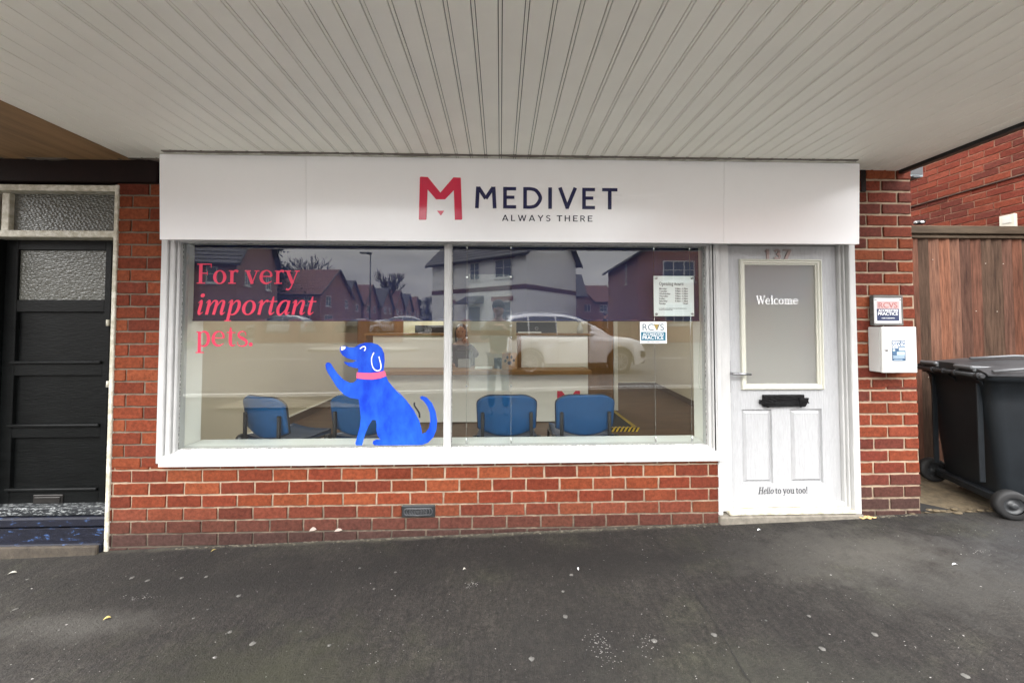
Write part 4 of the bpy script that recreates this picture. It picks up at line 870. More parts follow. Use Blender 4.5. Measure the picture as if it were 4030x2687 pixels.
q0, q1, q2, q3 = onX(3931, 853, NX-.03), onX(3994, 848, NX-.03), onX(3931, 893, NX-.03), onX(3994, 890, NX-.03)
obj('wall_vent', MB().bbox(NX-.03, NX+.0, q1.y, q0.y, q2.z-.05, q0.z, .004), cream_m, nh)
obj('vent_grid', MB().bbox(NX-.034, NX-.028, q1.y+.03, q0.y-.03, q2.z+.02, q0.z-.03, .002), mat('grid_grey', (.5,.5,.46), .6), nh)
lc = at(3613, 876, 1.0)
lt = thing('security_camera', 'small black rounded security camera peeping over the fence rail beside the pier', 'camera', lc)
obj('body', MB().lathe(lc+Vector((-.035,0,-.004)), (1,0,.12), [(0,.0),(.004,.018),(.02,.024),(.085,.026),(.098,.018),(.10,0)], 16), blackpl, lt)
obj('lens_rim', MB().lathe(lc+Vector((-.036,-.01,-.004)), (-1,-.3,0), [(0,.012),(.006,.012),(.008,.006)], 14), white_m, lt)
obj('logo', MB().bbox(lc.x+.0, lc.x+.035, lc.y-.028, lc.y-.022, lc.z-.008, lc.z+.008, .002), paper_m, lt)
# wheelie bin (rear with wheels turned to the left)
def make_bin():
    r = thing('wheelie_bin', 'dark grey two wheeled bin standing against the timber fence', 'wheelie bin')
    W2, D = .62, .82
    def rr(x0, x1, y0, y1, rad, n=5):
        out = []
        for cx_, cy_, a0 in ((x1-rad, y1-rad, 0), (x0+rad, y1-rad, 90), (x0+rad, y0+rad, 180), (x1-rad, y0+rad, 270)):
            for k in range(n+1): a = R(a0+90*k/n); out.append((cx_+rad*math.cos(a), cy_+rad*math.sin(a)))
        return out
    b = MB(); secs = [(.10, .10, D-.16, .05, W2-.05, .05), (.14, .085, D-.14, .04, W2-.04, .055), (.80, .025, D-.03, .01, W2-.01, .06), (.96, .01, D-.01, .0, W2, .06), (.965, -.02, D+.02, -.02, W2+.02, .06), (1.0, -.02, D+.02, -.02, W2+.02, .06)]
    v = []; 
    for z, x0, x1, y0, y1, rd in secs: v += [(p[0], p[1], z) for p in rr(x0, x1, y0, y1, rd)]
    n = 24; b.add(v, [(i*n+k, i*n+(k+1) % n, (i+1)*n+(k+1) % n, (i+1)*n+k) for i in range(len(secs)-1) for k in range(n)]+[tuple(range(n))], smooth=True)
    obj('body', b, plastic_m, r)
    rb = MB()
    for y in (.10, .52): rb.bbox(-.005, .03, y-.008, y+.008, .2, .93, .003)
    rb.bbox(.05, .12, .02, .60, .07, .13, .01); rb.bbox(.4, D-.14, .05, .57, .045, .11, .01)
    for y in (.06, .30, .52):
        rb.prism([(-.05,.99),(.06,.99),(.06,.86),(.03,.88),(.0,.94)], (0, y, 0), (1,0,0), (0,0,1), (0,1,0), .03)
    obj('ribs', rb, plastic_m, r)
    hb = MB(); hb.tube([(-.055, -.03, 1.0), (-.055, .65, 1.0)], .015, 10)
    for y in (.0, .20, .31, .42, .61): hb.tube([(-.055, y-.012, 1.0), (-.055, y+.012, 1.0)], .022, 10)
    obj('hinge_bar', hb, lid_m, r)
    L = MB(); vs = []; nx, ny = 14, 10
    for i in range(nx+1):
        for j in range(ny+1):
            u, q = i/nx, j/ny; x_ = -.03+u*(D+.09); y_ = -.035+q*(W2+.07)
            h = 1.015+.055*math.sin(math.pi*min(1, max(0, q)))**.6+.05*math.sin(math.pi*u)**.7*math.sin(math.pi*q)**.5
            vs.append((x_, y_, h))
    L.add(vs, [(i*(ny+1)+j, (i+1)*(ny+1)+j, (i+1)*(ny+1)+j+1, i*(ny+1)+j+1) for i in range(nx) for j in range(ny)], None, 0, True)
    e = []; 
    for i in range(nx+1): e.append((i*(ny+1)))
    for j in range(1, ny+1): e.append(nx*(ny+1)+j)
    for i in range(nx-1, -1, -1): e.append(i*(ny+1)+ny)
    for j in range(ny-1, 0, -1): e.append(j)
    ev = [vs[k] for k in e]; m = len(ev); L.add(ev+[(p[0], p[1], 1.003) for p in ev], [(k, (k+1) % m, (k+1) % m+m, k+m) for k in range(m)])
    ld = obj('lid', L, lid_m, r)
    g = MB()
    for y in (.14, .48):                      # moulded grips at the hinge side and ridges
        g.bbox(-.045, .07, y-.085, y-.065, 1.02, 1.062, .006); g.bbox(-.045, .07, y+.065, y+.085, 1.02, 1.062, .006); g.bbox(-.06, -.03, y-.085, y+.085, 1.035, 1.065, .01)
    g.tube([(0,-.03,1.035),(.25,-.02,1.065),(.55,-.02,1.065),(.86,-.02,1.03)], .010, 8)
    g.tube([(.05,.22,1.11),(.3,.20,1.135),(.6,.20,1.13),(.84,.22,1.07)], .010, 8)
    obj('grips', g, mat('bin_edge_plastic', (.10,.105,.11), .35), ld)
    for y in (.08, .42): obj('grip_recess', MB().bbox(-.03, .05, y, y+.12, 1.045, 1.063, .004), blackpl, ld)
    obj('axle', MB().tube([(.08, -.02, .10), (.08, .64, .10)], .011, 8), steel_m, r)
    for y, s_ in ((-.035, -1), (.655, 1)):
        wh = obj('wheel', MB().lathe((.07, y, .10), (0,1,0), [(-.028,.06),(-.030,.085),(-.022,.100),(.022,.100),(.030,.085),(.028,.06)], 30), rubber_m, r)
        obj('hub', MB().lathe((.07, y, .10), (0,s_,0), [(-.02,.062),(.018,.062),(.022,.054),(.008,.048),(.008,.022),(.030,.020),(.034,.012),(.034,0)], 24), mat('hub_plastic', (.028,.03,.032), .45), wh)
    return r
bn = make_bin(); bn.location = (3.555, -.05, gz(3.5, 0)); bn.rotation_euler = (0, 0, R(-17))
hole = MB(); g0 = [at(x, y, .3) for x, y in ((3618,1955),(3700,1975),(3735,2010),(3620,2012))]
hz2 = gz(3.3, .1)+.004
hole.add([(2.99,.30,hz2),(3.08,.30,hz2),(3.34,.04,hz2),(3.2,.015,hz2),(2.99,.02,hz2)], [(0,1,2,3,4)])
struct('ground_gap', hole, mat('dark_gap', (.006,.005,.004), 1))
rb = MB(); rs = random.Random(4)
for k in range(26):
    x = 3.0+k*.055+rs.uniform(-.02,.02); rb.ell((x, rs.uniform(-.02,.05), gz(x,0)+.004), (rs.uniform(.015,.04), rs.uniform(.01,.02), rs.uniform(.004,.010)), 7, 4)
tag(obj('broken_concrete', rb, conc_m), 'crumbled concrete edge where the asphalt meets the alley', 'rubble', kind='stuff')

# ------------------------------------------------------------------ small litter on the asphalt
def ground_at(px, py):
    d = ray(px, py); t = 2.5
    for _ in range(30):
        p = CAM+d*t; t += (gz(p.x, p.y)-p.z)/d.z*1.0
    return CAM+d*t
leafm = mat('dry_leaf', (.38,.30,.10), .7, var=.2); palem = mat('pale_litter', (.33,.32,.28), .8)
def leaf(px, py, L, Wd, ang, m, label, cat='leaf', group=None, name='leaf'):
    p = ground_at(px, py); mb = MB(); n = 8; vs = []
    for k in range(n+1):
        t = k/n; w_ = Wd*math.sin(math.pi*min(1, t*.96+.02))**.8/2
        for s_ in (1, 0, -1): vs.append(((t-.5)*L*math.cos(ang)-s_*w_*math.sin(ang)+p.x, (t-.5)*L*math.sin(ang)+s_*w_*math.cos(ang)+p.y, p.z+.004+.35*w_*(abs(s_))+.006*math.sin(math.pi*t)))
    mb.add(vs, [(3*k+j, 3*k+j+1, 3*k+j+4, 3*k+j+3) for k in range(n) for j in (0,1)], None, 0, True)
    tag(obj(name, mb, m), label, cat, group)
leaf(421, 2437, .030, .02, .6, leafm, 'small curled yellow leaf on the asphalt at lower left'); leaf(841, 2168, .032, .009, .9, leafm, 'narrow yellow leaf on the asphalt below the left of the shop window')
leaf(1828, 2243, .020, .016, .3, palem, 'pale crumb of litter on the asphalt below the air vent', 'litter', name='litter'); leaf(2988, 2088, .028, .012, .1, paper_m, 'white paper scrap on the asphalt in front of the white door', 'litter', name='paper_scrap')
leaf(3758, 2224, .034, .010, .0, paper_m, 'white paper strip on the asphalt in front of the bin', 'litter', name='paper_scrap'); leaf(48, 2258, .04, .022, .5, palem, 'pale oval spot of litter at the left edge of the pavement', 'litter', name='litter')
leaf(2275, 2240, .022, .009, 1.5, paper_m, 'tiny white loop of litter on the asphalt left of the white door', 'litter', name='litter')
lf = MB(); p = ground_at(3420, 2044); rs = random.Random(9)
for k in range(16): lf.ell((p.x+rs.uniform(-.05,.05), -.02+rs.uniform(-.03,.01), gz(p.x,0)+rs.uniform(.003,.012)), (rs.uniform(.008,.02), rs.uniform(.006,.014), .004), 6, 4)
tag(obj('dead_leaves', lf, mat('tan_leaf', (.5,.33,.14), .8, var=.3)), 'clump of tan dead leaves at the foot of the right brick pier', 'leaves')
gr = MB(); rs = random.Random(21)
for k in range(520):
    px = rs.uniform(-50, 4080); py = 2060+(rs.random()**1.25)*640
    p = ground_at(px, py)
    if p.y > -.03: continue
    s_ = rs.uniform(.0010, .0026)*(1 if rs.random() < .95 else 1.9); a = rs.uniform(0, 6.28); gr.add([(p.x+s_*math.cos(a+q)*(1.5 if q in (0, math.pi) else .9), p.y+s_*math.sin(a+q), p.z+.003) for q in (0, 1.3, math.pi, 4.4)]+[(p.x, p.y, p.z+.003+s_*.6)], [(0,1,4),(1,2,4),(2,3,4),(3,0,4)])
for (px, py, n_, sx, sy) in ((2370,2540,80,.055,.10),(2545,2540,30,.07,.07),(1860,2300,25,.05,.03),(3850,2170,25,.07,.03),(560,2350,30,.12,.02)):
    c_ = ground_at(px, py)
    for k in range(n_):
        x_ = c_.x+rs.gauss(0, sx*.5); y_ = c_.y+rs.gauss(0, sy*.6); s_ = rs.uniform(.0014,.0034); z_ = gz(x_,y_)+.003; a = rs.uniform(0,6.28)
        gr.add([(x_+s_*math.cos(a+q), y_+s_*math.sin(a+q)*.8, z_) for q in (0,1.3,3.1,4.4)]+[(x_, y_, z_+s_*.4)], [(0,1,4),(1,2,4),(2,3,4),(3,0,4)])
tag(obj('pale_grit', gr, mat('grit', (.22,.21,.20), .9)), 'pale grit and crumbs scattered over the asphalt', 'grit', kind='stuff')
mo2 = MB(); rs = random.Random(8); x = -2.9    # pale silt line where wall meets asphalt
for k in range(420):
    x = rs.uniform(-2.2, 1.75) if k < 330 else rs.uniform(2.45, 3.0); s_ = rs.uniform(.003, .009); y = -.012-abs(rs.gauss(0, .012)); z = gz(x, y)
    mo2.ell((x, y, z+.001), (s_*1.6, s_*.8, s_*.35), 6, 3)
tag(obj('silt_line', mo2, mat('silt', (.085,.075,.055), .95, var=.4, vscale=30)), 'line of pale silt and moss along the foot of the shop wall', 'silt', kind='stuff')
spl_m = mat('splash', (.38,.31,.27), .8)
for px, py, w_, h_ in ((1232,2080,.05,.028),(1332,2083,.055,.022)):
    p = at(px, py, -.0095); tag(obj('paint_splash', MB().prism([(p.x-w_/2,p.z-h_/2),(p.x+w_*.1,p.z-h_*.4),(p.x+w_/2,p.z-h_*.1),(p.x+w_*.3,p.z+h_*.3),(p.x,p.z+h_/2),(p.x-w_*.3,p.z+h_*.1)], (0,-.0125,0), (1,0,0), (0,0,1), (0,1,0), .002), spl_m), 'pale paint splash low on the brick wall below the dog sticker, the %s of two' % ('left' if px < 1300 else 'right'), 'paint splash')

# ------------------------------------------------------------------ inside the shop
FZ = .12
struct('interior_floor', MB().box(-4.2, 2.88, .2, 1.3, .02, FZ).box(-4.2, 3.6, 1.3, 7.2, .02, FZ), floor_m)
iw = MB(); lx = -2.62
iw.box(-4.2, -4.1, .2, 7, .02, 2.6)
bk = 5.6
ir = thing('reception_room', 'cream painted walls and ceiling of the reception room behind the glass', 'room', (0, 3, FZ))
wa = onX(1162, 1662, 0) if False else None
obj('wall', MB().box(-2.98, -2.90, .27, bk, FZ, 2.6), inwall_m, ir)
obj('wall', MB().box(gx0-.10, gx0-.03, .092, .27, .5, 2.3).box(gx1+.03, gx1+.09, .092, .27, .5, 2.3), inwhite_m, ir)
obj('wall', MB().box(-2.98, 2.88, .21, .27, -.2, zb-.035).box(-2.98, gx0-.11, .205, .27, -.2, 2.6), inwall_m, ir)
obj('wall', MB().box(-2.98, 3.6, bk, bk+.1, FZ, 2.6), inwall_m, ir)
rw = MB(); rwx = [(2.75, .27), (2.75, .95), (3.02, 1.3), (3.42, bk)]
for (a, b), (c, d) in zip(rwx, rwx[1:]):
    rw.add([(a,b,FZ),(c,d,FZ),(c,d,2.6),(a,b,2.6),(a+.1,b,FZ),(c+.1,d,FZ),(c+.1,d,2.6),(a+.1,b,2.6)], [(0,1,2,3),(4,5,6,7),(0,4,7,3),(1,5,6,2)])
obj('wall', rw, inwall_m, ir)
obj('ceiling', MB().box(-3.1, 2.85, .205, 1.3, 2.5, 2.62).box(-3.1, 3.6, 1.3, 5.8, 2.5, 2.62), inwhite_m, ir)
sk = MB(); sk.box(-2.90, -2.885, .3, bk, FZ, FZ+.10); sk.box(-2.9, 3.42, bk-.015, bk, FZ, FZ+.10)
sk.add([(3.01,1.3,FZ),(3.41,bk,FZ),(3.41,bk,FZ+.1),(3.01,1.3,FZ+.1)], [(0,1,2,3)])
obj('skirting', sk, mat('brown_coving', (.09,.055,.035), .5), ir)
sk2 = MB(); sk2.box(-2.90, -2.88, .3, bk, FZ+.10, FZ+.115); sk2.box(-2.9, 3.4, bk-.02, bk, FZ+.10, FZ+.115); obj('skirting_cap', sk2, inwhite_m, ir)
# ceiling light panels of the room (behind the blind, they light the room)
lp = thing('ceiling_light', 'flat white ceiling light panel lighting the reception room', 'ceiling light')
obj('frame', MB().bbox(-.31,.31,-.31,.31,-.03,-.003,.005), white_m, lp); obj('diffuser', MB().box(-.28,.28,-.28,.28,-.034,-.031), mat('light_diffuser', (.8,.8,.8), .5, emit=(1,.94,.82,7.0)), lp)
cl_lb = ['flat white ceiling light panel near the window at the left', 'flat white ceiling light panel near the window at the right', 'flat white ceiling light panel deep in the room at the left', 'flat white ceiling light panel deep in the room at the right']
lp['group'] = 'ceiling light panels'
for i, (x, y) in enumerate(((-1.5, 1.5), (1.5, 1.5), (-1.5, 4.1), (1.6, 4.1))):
    o = lp if i == 0 else copy_tree(lp); o.location = (x, y, 2.5); o['label'] = cl_lb[i]
DYk = 2.60
dk = thing('reception_desk', 'white fronted reception desk with oak counter edges', 'reception desk', (-.2, 3, FZ))
kx0, kx1 = X(1467, DYk, 1550), X(2314, DYk, 1550); zc0, zc1 = Z(1473, DYk, 1900), Z(1457, DYk, 1900)
obj('front_panel', MB().bbox(kx0, kx1, DYk, DYk+.04, FZ+.02, zc0, .003).box(kx0, kx0+.03, DYk+.04, 3.5, FZ, zc0).box(kx1-.03, kx1, DYk+.04, 3.5, FZ, zc0), inwhite_m, dk)
obj('countertop', MB().bbox(kx0-.05, kx1+.04, DYk-.06, 3.2, zc0, zc1, .004), oakedge_m, dk)
UY = 2.95
u0, u1, u2, u3 = X(1467,UY,1400), X(1752,UY,1400), X(2038,UY,1400), X(2313,UY,1400); uz = Z(1321, UY, 1600)
obj('raised_panel', MB().bbox(u0, u1, UY, UY+.04, zc1+.001, uz, .003), inwhite_m, dk); obj('raised_panel', MB().bbox(u2+.05, u3, UY, UY+.04, zc1+.001, uz, .003), inwhite_m, dk)
obj('shelf', MB().bbox(u0-.12, u1, UY-.03, UY+.3, uz, uz+.035, .003).bbox(u2-.02, u3+.04, UY-.03, UY+.3, uz, uz+.035, .003), oakedge_m, dk)
obj('side_board', MB().bbox(u2, u2+.048, UY-.02, UY+.3, zc1+.001, uz-.001, .003).bbox(u0-.12, u0-.09, UY-.02, UY+.3, zc1, uz-.001, .003), wood_m, dk)
e0 = at(2192, 1538, DYk-.003); e1 = at(2283, 1538, DYk-.003); sc = (e1.x-e0.x)/297
obj('emblem', MB().prism([(e0.x+(x-520)*sc, e0.z-(y-1217)*sc) for x, y in ((522,1217),(582,1217),(668,1322),(757,1217),(815,1217),(817,1508),(767,1508),(760,1305),(700,1368),(638,1368),(580,1300),(572,1508),(520,1508))], (0,DYk-.004,0), (1,0,0), (0,0,1), (0,1,0), .003), red_v, dk)
# oak panels behind
def inner_thing(name, mb, m, label, cat, group=None): return tag(obj(name, mb, m), label, cat, group)
inner_thing('oak_panel', MB().bbox(X(1405,4.4), X(1585,4.4), 4.4, 4.45, FZ, 2.5, .004), wood_m, 'tall dark oak panel left behind the reception desk', 'wall panel')
dd = thing('oak_partition', 'tall oak partition with white end post at the right of the reception desk', 'partition', (1.6, 3.3, FZ))
obj('panel', MB().bbox(X(2316,3.35), X(2414,3.35), 3.35, 3.40, FZ, 2.5, .003), wood_m, dd); obj('end_post', MB().bbox(X(2414,3.35)+.002, X(2430,3.35), 3.33, 3.42, FZ, 2.5, .004), inwhite_m, dd)
inner_thing('filing_cabinet', MB().bbox(X(1585,4.8), X(1745,4.8), 4.8, 5.2, FZ, Z(1262,4.8)+.35, .01), mat('cream_laminate', (.72,.68,.48), .5), 'cream cupboard behind the desk, left of the seated receptionist', 'cupboard')
def monitor(px0, px1, y0, y1, Y, label):
    r = thing('computer_monitor', label, 'monitor', (X((px0+px1)/2,Y), Y, uz+.036), 'monitors on the reception desk')
    xa, xb, za, zb_ = X(px0,Y), X(px1,Y), Z(y1,Y), Z(y0,Y)
    obj('back_shell', MB().bbox(xa, xb, Y, Y+.03, za-.02, max(zb_, za+.05)+.02, .006), blackpl, r)
    c = (xa+xb)/2; obj('stand', MB().bbox(c-.03, c+.03, Y+.03, Y+.05, uz-.3, za, .003), blackpl, r)
    obj('badge', MB().lathe((c, Y, (za+zb_)/2), (0,-1,0), [(.001,.026),(.002,.026),(.002,.022),(.001,.022)], 20), mat('badge_grey', (.3,.3,.3), .4), r)
    obj('badge_lettering', builtin_text('DELL', .017, (c-.019, Y-.002, (za+zb_)/2-.006), w=.038), MATS['badge_grey'], r)
monitor(1632, 1752, 1285, 1312, 3.3, 'black back of a monitor on the left half of the desk shelf'); monitor(2032, 2192, 1272, 1312, 3.3, 'black back of a monitor on the right half of the desk shelf')
zc = zc1+.001
def px_box(name, x0, x1, y0, y1, Y, D_, m, label, cat):
    r = thing(name, label, cat, (X((x0+x1)/2,Y), Y, zc)); return r
pr = thing('card_printer', 'black and grey desk printer in the gap of the reception desk', 'printer', (X(1822,3.0), 3.05, zc))
obj('body', MB().bbox(X(1790,3.0), X(1856,3.0), 3.0, 3.25, zc, Z(1378,3.0), .02), blackpl, pr); obj('paper_tray', MB().bbox(X(1803,2.95), X(1850,2.95), 2.92, 3.0, zc, Z(1412,2.95), .006), mat('printer_grey', (.32,.34,.35), .5), pr)
inner_thing('paper_stack', MB().bbox(X(1870,2.85), X(1938,2.85), 2.75, 2.95, zc, zc+.02, .002), paper_m, 'flat stack of white paper on the counter beside the printer', 'papers')
inner_thing('paper_stack', MB().bbox(X(2040,3.0), X(2130,3.0), 2.98, 3.15, uz+.036, uz+.055, .002), paper_m, 'white papers lying on the shelf in front of the right monitor', 'papers')
inner_thing('card_reader', MB().bbox(X(1944,2.8), X(1974,2.8), 2.8, 2.9, zc, Z(1410,2.8), .006), blackpl, 'small black box on the counter left of the paw print block', 'card reader')
pw = thing('paw_block', 'square wooden block with a black paw print standing on the counter', 'wooden block', (X(2006,2.72), 2.72, zc))
pa0, pa1, pzz0, pzz1 = X(1976,2.72), X(2035,2.72), zc, Z(1389,2.72)
obj('block', MB().bbox(pa0, pa1, 2.72, 2.76, pzz0, pzz1, .003), mat('light_wood', (.48,.30,.16), .6, var=.2, vscale=8), pw)
pc, pzc = (pa0+pa1)/2, (pzz0+pzz1)/2; w_ = (pa1-pa0); pm = MB()
for dx, dz, rx, rz in ((0,-.12,.15,.13),(-.28,.02,.08,.10),(-.14,.25,.08,.11),(.12,.26,.08,.11),(.28,.05,.08,.10)): pm.ell((pc+dx*w_, 2.719, pzc+dz*w_), (rx*w_, .002, rz*w_), 12, 8)
obj('paw_print', pm, blackpl, pw)
sp = thing('spray_bottle', 'pale spray bottle on the right end of the desk shelf', 'bottle', at(2283, 1313, 3.05))
q = Vector((X(2283,3.05), 3.05, uz+.036)); obj('bottle', MB().lathe(q, (0,0,1), [(0,.0),(0,.045),(.07,.045),(.12,.022),(.15,.016),(.16,0)], 14), mat('milky_plastic', (.6,.62,.6), .4), sp); obj('trigger', MB().bbox(q.x-.045, q.x+.02, 3.04, 3.06, q.z+.16, q.z+.19, .004), mat('grey_trigger', (.3,.3,.3), .5), sp)
# low platform with hazard tape
hp = thing('scale_platform', 'low black rubber platform edged with yellow and black hazard tape', 'platform')
W3, D3 = .72, 1.15
obj('top_plate', MB().bbox(0, W3, 0, D3, .03, .055, .004), rubber_m, hp)
ym, km = MB(), MB(); nst = 14
for k in range(nst*2):
    (ym if k % 2 else km).prism([(k*W3/nst/2, 0), ((k+1)*W3/nst/2, 0), ((k+1)*W3/nst/2+.03, .052), (k*W3/nst/2+.03, .052)], (0,-.002,.002), (1,0,0), (0,0,1), (0,1,0), .002)
for k in range(44): (ym if k % 2 else km).box(W3-.05, W3+.002, k*D3/44, (k+1)*D3/44, .0552, .0565)
for k in range(28): (ym if k % 2 else km).box(k*W3/28, (k+1)*W3/28, 0, .04, .0552, .0563)
obj('yellow_stripes', ym, mat('hazard_yellow', (.72,.50,.02), .5), hp); obj('black_stripes', km, blackpl, hp)
hp.location = (X(2511,2.1,1700)-W3, 2.12, FZ+.001)
# waiting room chairs (seen from behind)
def make_chair():
    r = thing('waiting_chair', 'x', 'chair', group='blue vinyl waiting room chairs')
    # local: back at y=0, seat towards +y ; x centred
    def pad(w0, w1, z0, z1, y0, y1, th, rad=.07):
        n = 18; mb = MB(); vs = []
        for i in range(n+1):
            for j in range(n+1):
                u, q = i/n*2-1, j/n; ww = (w0+(w1-w0)*q)/2
                cr_ = 1.0
                if q > .72: t = (q-.72)/.28; cr_ = math.sqrt(max(0, 1-(t**2.6)*.30))
                if q < .15: t = (.15-q)/.15; cr_ = 1-.10*t*t
                x_ = u*ww*cr_; zt_ = z0+(z1-z0)*q
                if q > .8: zt_ -= .028*max(0, abs(u)-.55)**2*25*(q-.8)
                if q < .2: zt_ += (.2-q)*.12*abs(u)**2*2
                vs.append((x_, y0+(y1-y0)*q+.035*(u*u)*(1), zt_))
        m = len(vs); vs2 = vs+[(v_[0]*.985, v_[1]+th, v_[2]) for v_ in vs]; N = n+1
        fs = [(i*N+j, i*N+j+1, (i+1)*N+j+1, (i+1)*N+j) for i in range(n) for j in range(n)]; fs += [tuple(m+k for k in f[::-1]) for f in fs]
        e = [(i*N) for i in range(N)]+[n*N+j for j in range(1, N)]+[i*N+n for i in range(n-1, -1, -1)]+[j for j in range(n-1, 0, -1)]
        fs += [(e[k], e[(k+1) % len(e)], e[(k+1) % len(e)]+m, e[k]+m) for k in range(len(e))]
        return mb.add(vs2, fs, None, 0, True)
    bk_ = obj('backrest', pad(.44, .46, .45, .80, .03, -.03, .035), chair_m, r)
    obj('edge_bumper', pad(.452, .474, .445, .806, .045, -.012, .012), chairblk, bk_)
    st_ = MB(); vs = []; n = 10
    for i in range(n+1):
        for j in range(n+1):
            u, q = i/n*2-1, j/n; vs.append((u*.235*(1-.06*q), .06+.42*q, .43+.02*(u*u)-.02*math.sin(math.pi*q)+(.02 if q > .9 else 0)-.05*max(0, q-.85)*3))
    m = len(vs); N = n+1; fs = [(i*N+j, (i+1)*N+j, (i+1)*N+j+1, i*N+j+1) for i in range(n) for j in range(n)]
    e = [(i*N) for i in range(N)]+[n*N+j for j in range(1, N)]+[i*N+n for i in range(n-1, -1, -1)]+[j for j in range(n-1, 0, -1)]
    st_.add(vs+[(v_[0], v_[1], v_[2]-.05) for v_ in vs], fs+[tuple(m+k for k in f[::-1]) for f in fs]+[(e[k], e[(k+1) % len(e)], e[(k+1) % len(e)]+m, e[k]+m) for k in range(len(e))], None, 0, True)
    obj('seat', st_, mat('dark_blue_seat', (.01,.035,.09), .4) if 'dark_blue_seat' not in MATS else MATS['dark_blue_seat'], r)
    for s_ in (-1, 1):
        obj('back_bracket', MB().bbox(s_*.185-.013, s_*.185+.013, -.002, .022, .44, .655, .005), chairblk, r)
        obj('frame_side', MB().tube([(s_*.195,.03,.44),(s_*.215,.03,.38),(s_*.24,.0,.2),(s_*.24,-.01,.0)], .012, 8).tube([(s_*.215,.03,.385),(s_*.225,.25,.40),(s_*.23,.42,.40),(s_*.235,.47,.2),(s_*.235,.48,0)], .012, 8), chairblk, r)
        obj('leg_clip', MB().lathe((s_*.245,.03,.41), (1,0,0), [(-.014,.0),(-.014,.05),(.014,.05),(.014,0)], 14), chairblk, r)
    obj('crossbar', MB().tube([(-.21,.06,.395),(.21,.06,.395)], .011, 8), chairblk, r)
    return r
ch = make_chair()
spots = [(1025, .42, 24, 'blue vinyl chair turned to the right, leftmost chair behind the left pane'), (1405, .46, 8, 'blue vinyl chair partly hidden behind the dog sticker'),
         (1995, .42, 0, 'blue vinyl chair behind the right pane, next to the mullion'), (2306, .42, -1, 'blue vinyl chair in front of the red emblem on the desk')]
for i, (px, Y, a, lb) in enumerate(spots):
    o = ch if i == 0 else copy_tree(ch)
    o.location = (X(px, Y, 1650), Y, FZ); o.rotation_euler = (0, 0, R(-a)); o['label'] = lb
    o.scale = (1.08, 1.0, .975)

seam = MB(); vs = []; sp_ = crom([(2590,2130),(2680,2250),(2760,2370),(2830,2480),(2900,2600),(2975,2720)], 12); rs = random.Random(2)
for p in sp_:
    g = ground_at(p[0]+rs.uniform(-3,3), p[1]); h = rs.uniform(.0015,.004)
    for s_ in (1,-1): vs.append((g.x+h*s_, g.y, g.z+.0035))
struct('pavement_seam', seam.add(vs, [(2*i, 2*i+1, 2*i+3, 2*i+2) for i in range(len(sp_)-1)]), mat('seam_dark', (.010,.009,.008), .95))
gum = MB(); spot_m = mat('gum_spot', (.085,.082,.075), .9, var=.2, vscale=60); rs = random.Random(31)      # old chewing gum trodden into the asphalt
for i in range(26):
    px, py = rs.uniform(60, 3950), rs.uniform(2230, 2670); g = ground_at(px, py); rr_ = rs.uniform(.006, .014); n = 11
    ring_ = [(g.x+rr_*rs.uniform(.7,1.15)*math.cos(2*math.pi*k/n), g.y+rr_*rs.uniform(.7,1.15)*math.sin(2*math.pi*k/n)) for k in range(n)]
    gum.add([(x, y, gz(x,y)+.0022) for x, y in ring_]+[(g.x, g.y, g.z+.005)], [(k, (k+1) % n, n) for k in range(n)])
tag(obj('gum_spots', gum, spot_m), 'flat grey spots of old chewing gum trodden into the asphalt', 'gum spots', kind='stuff')
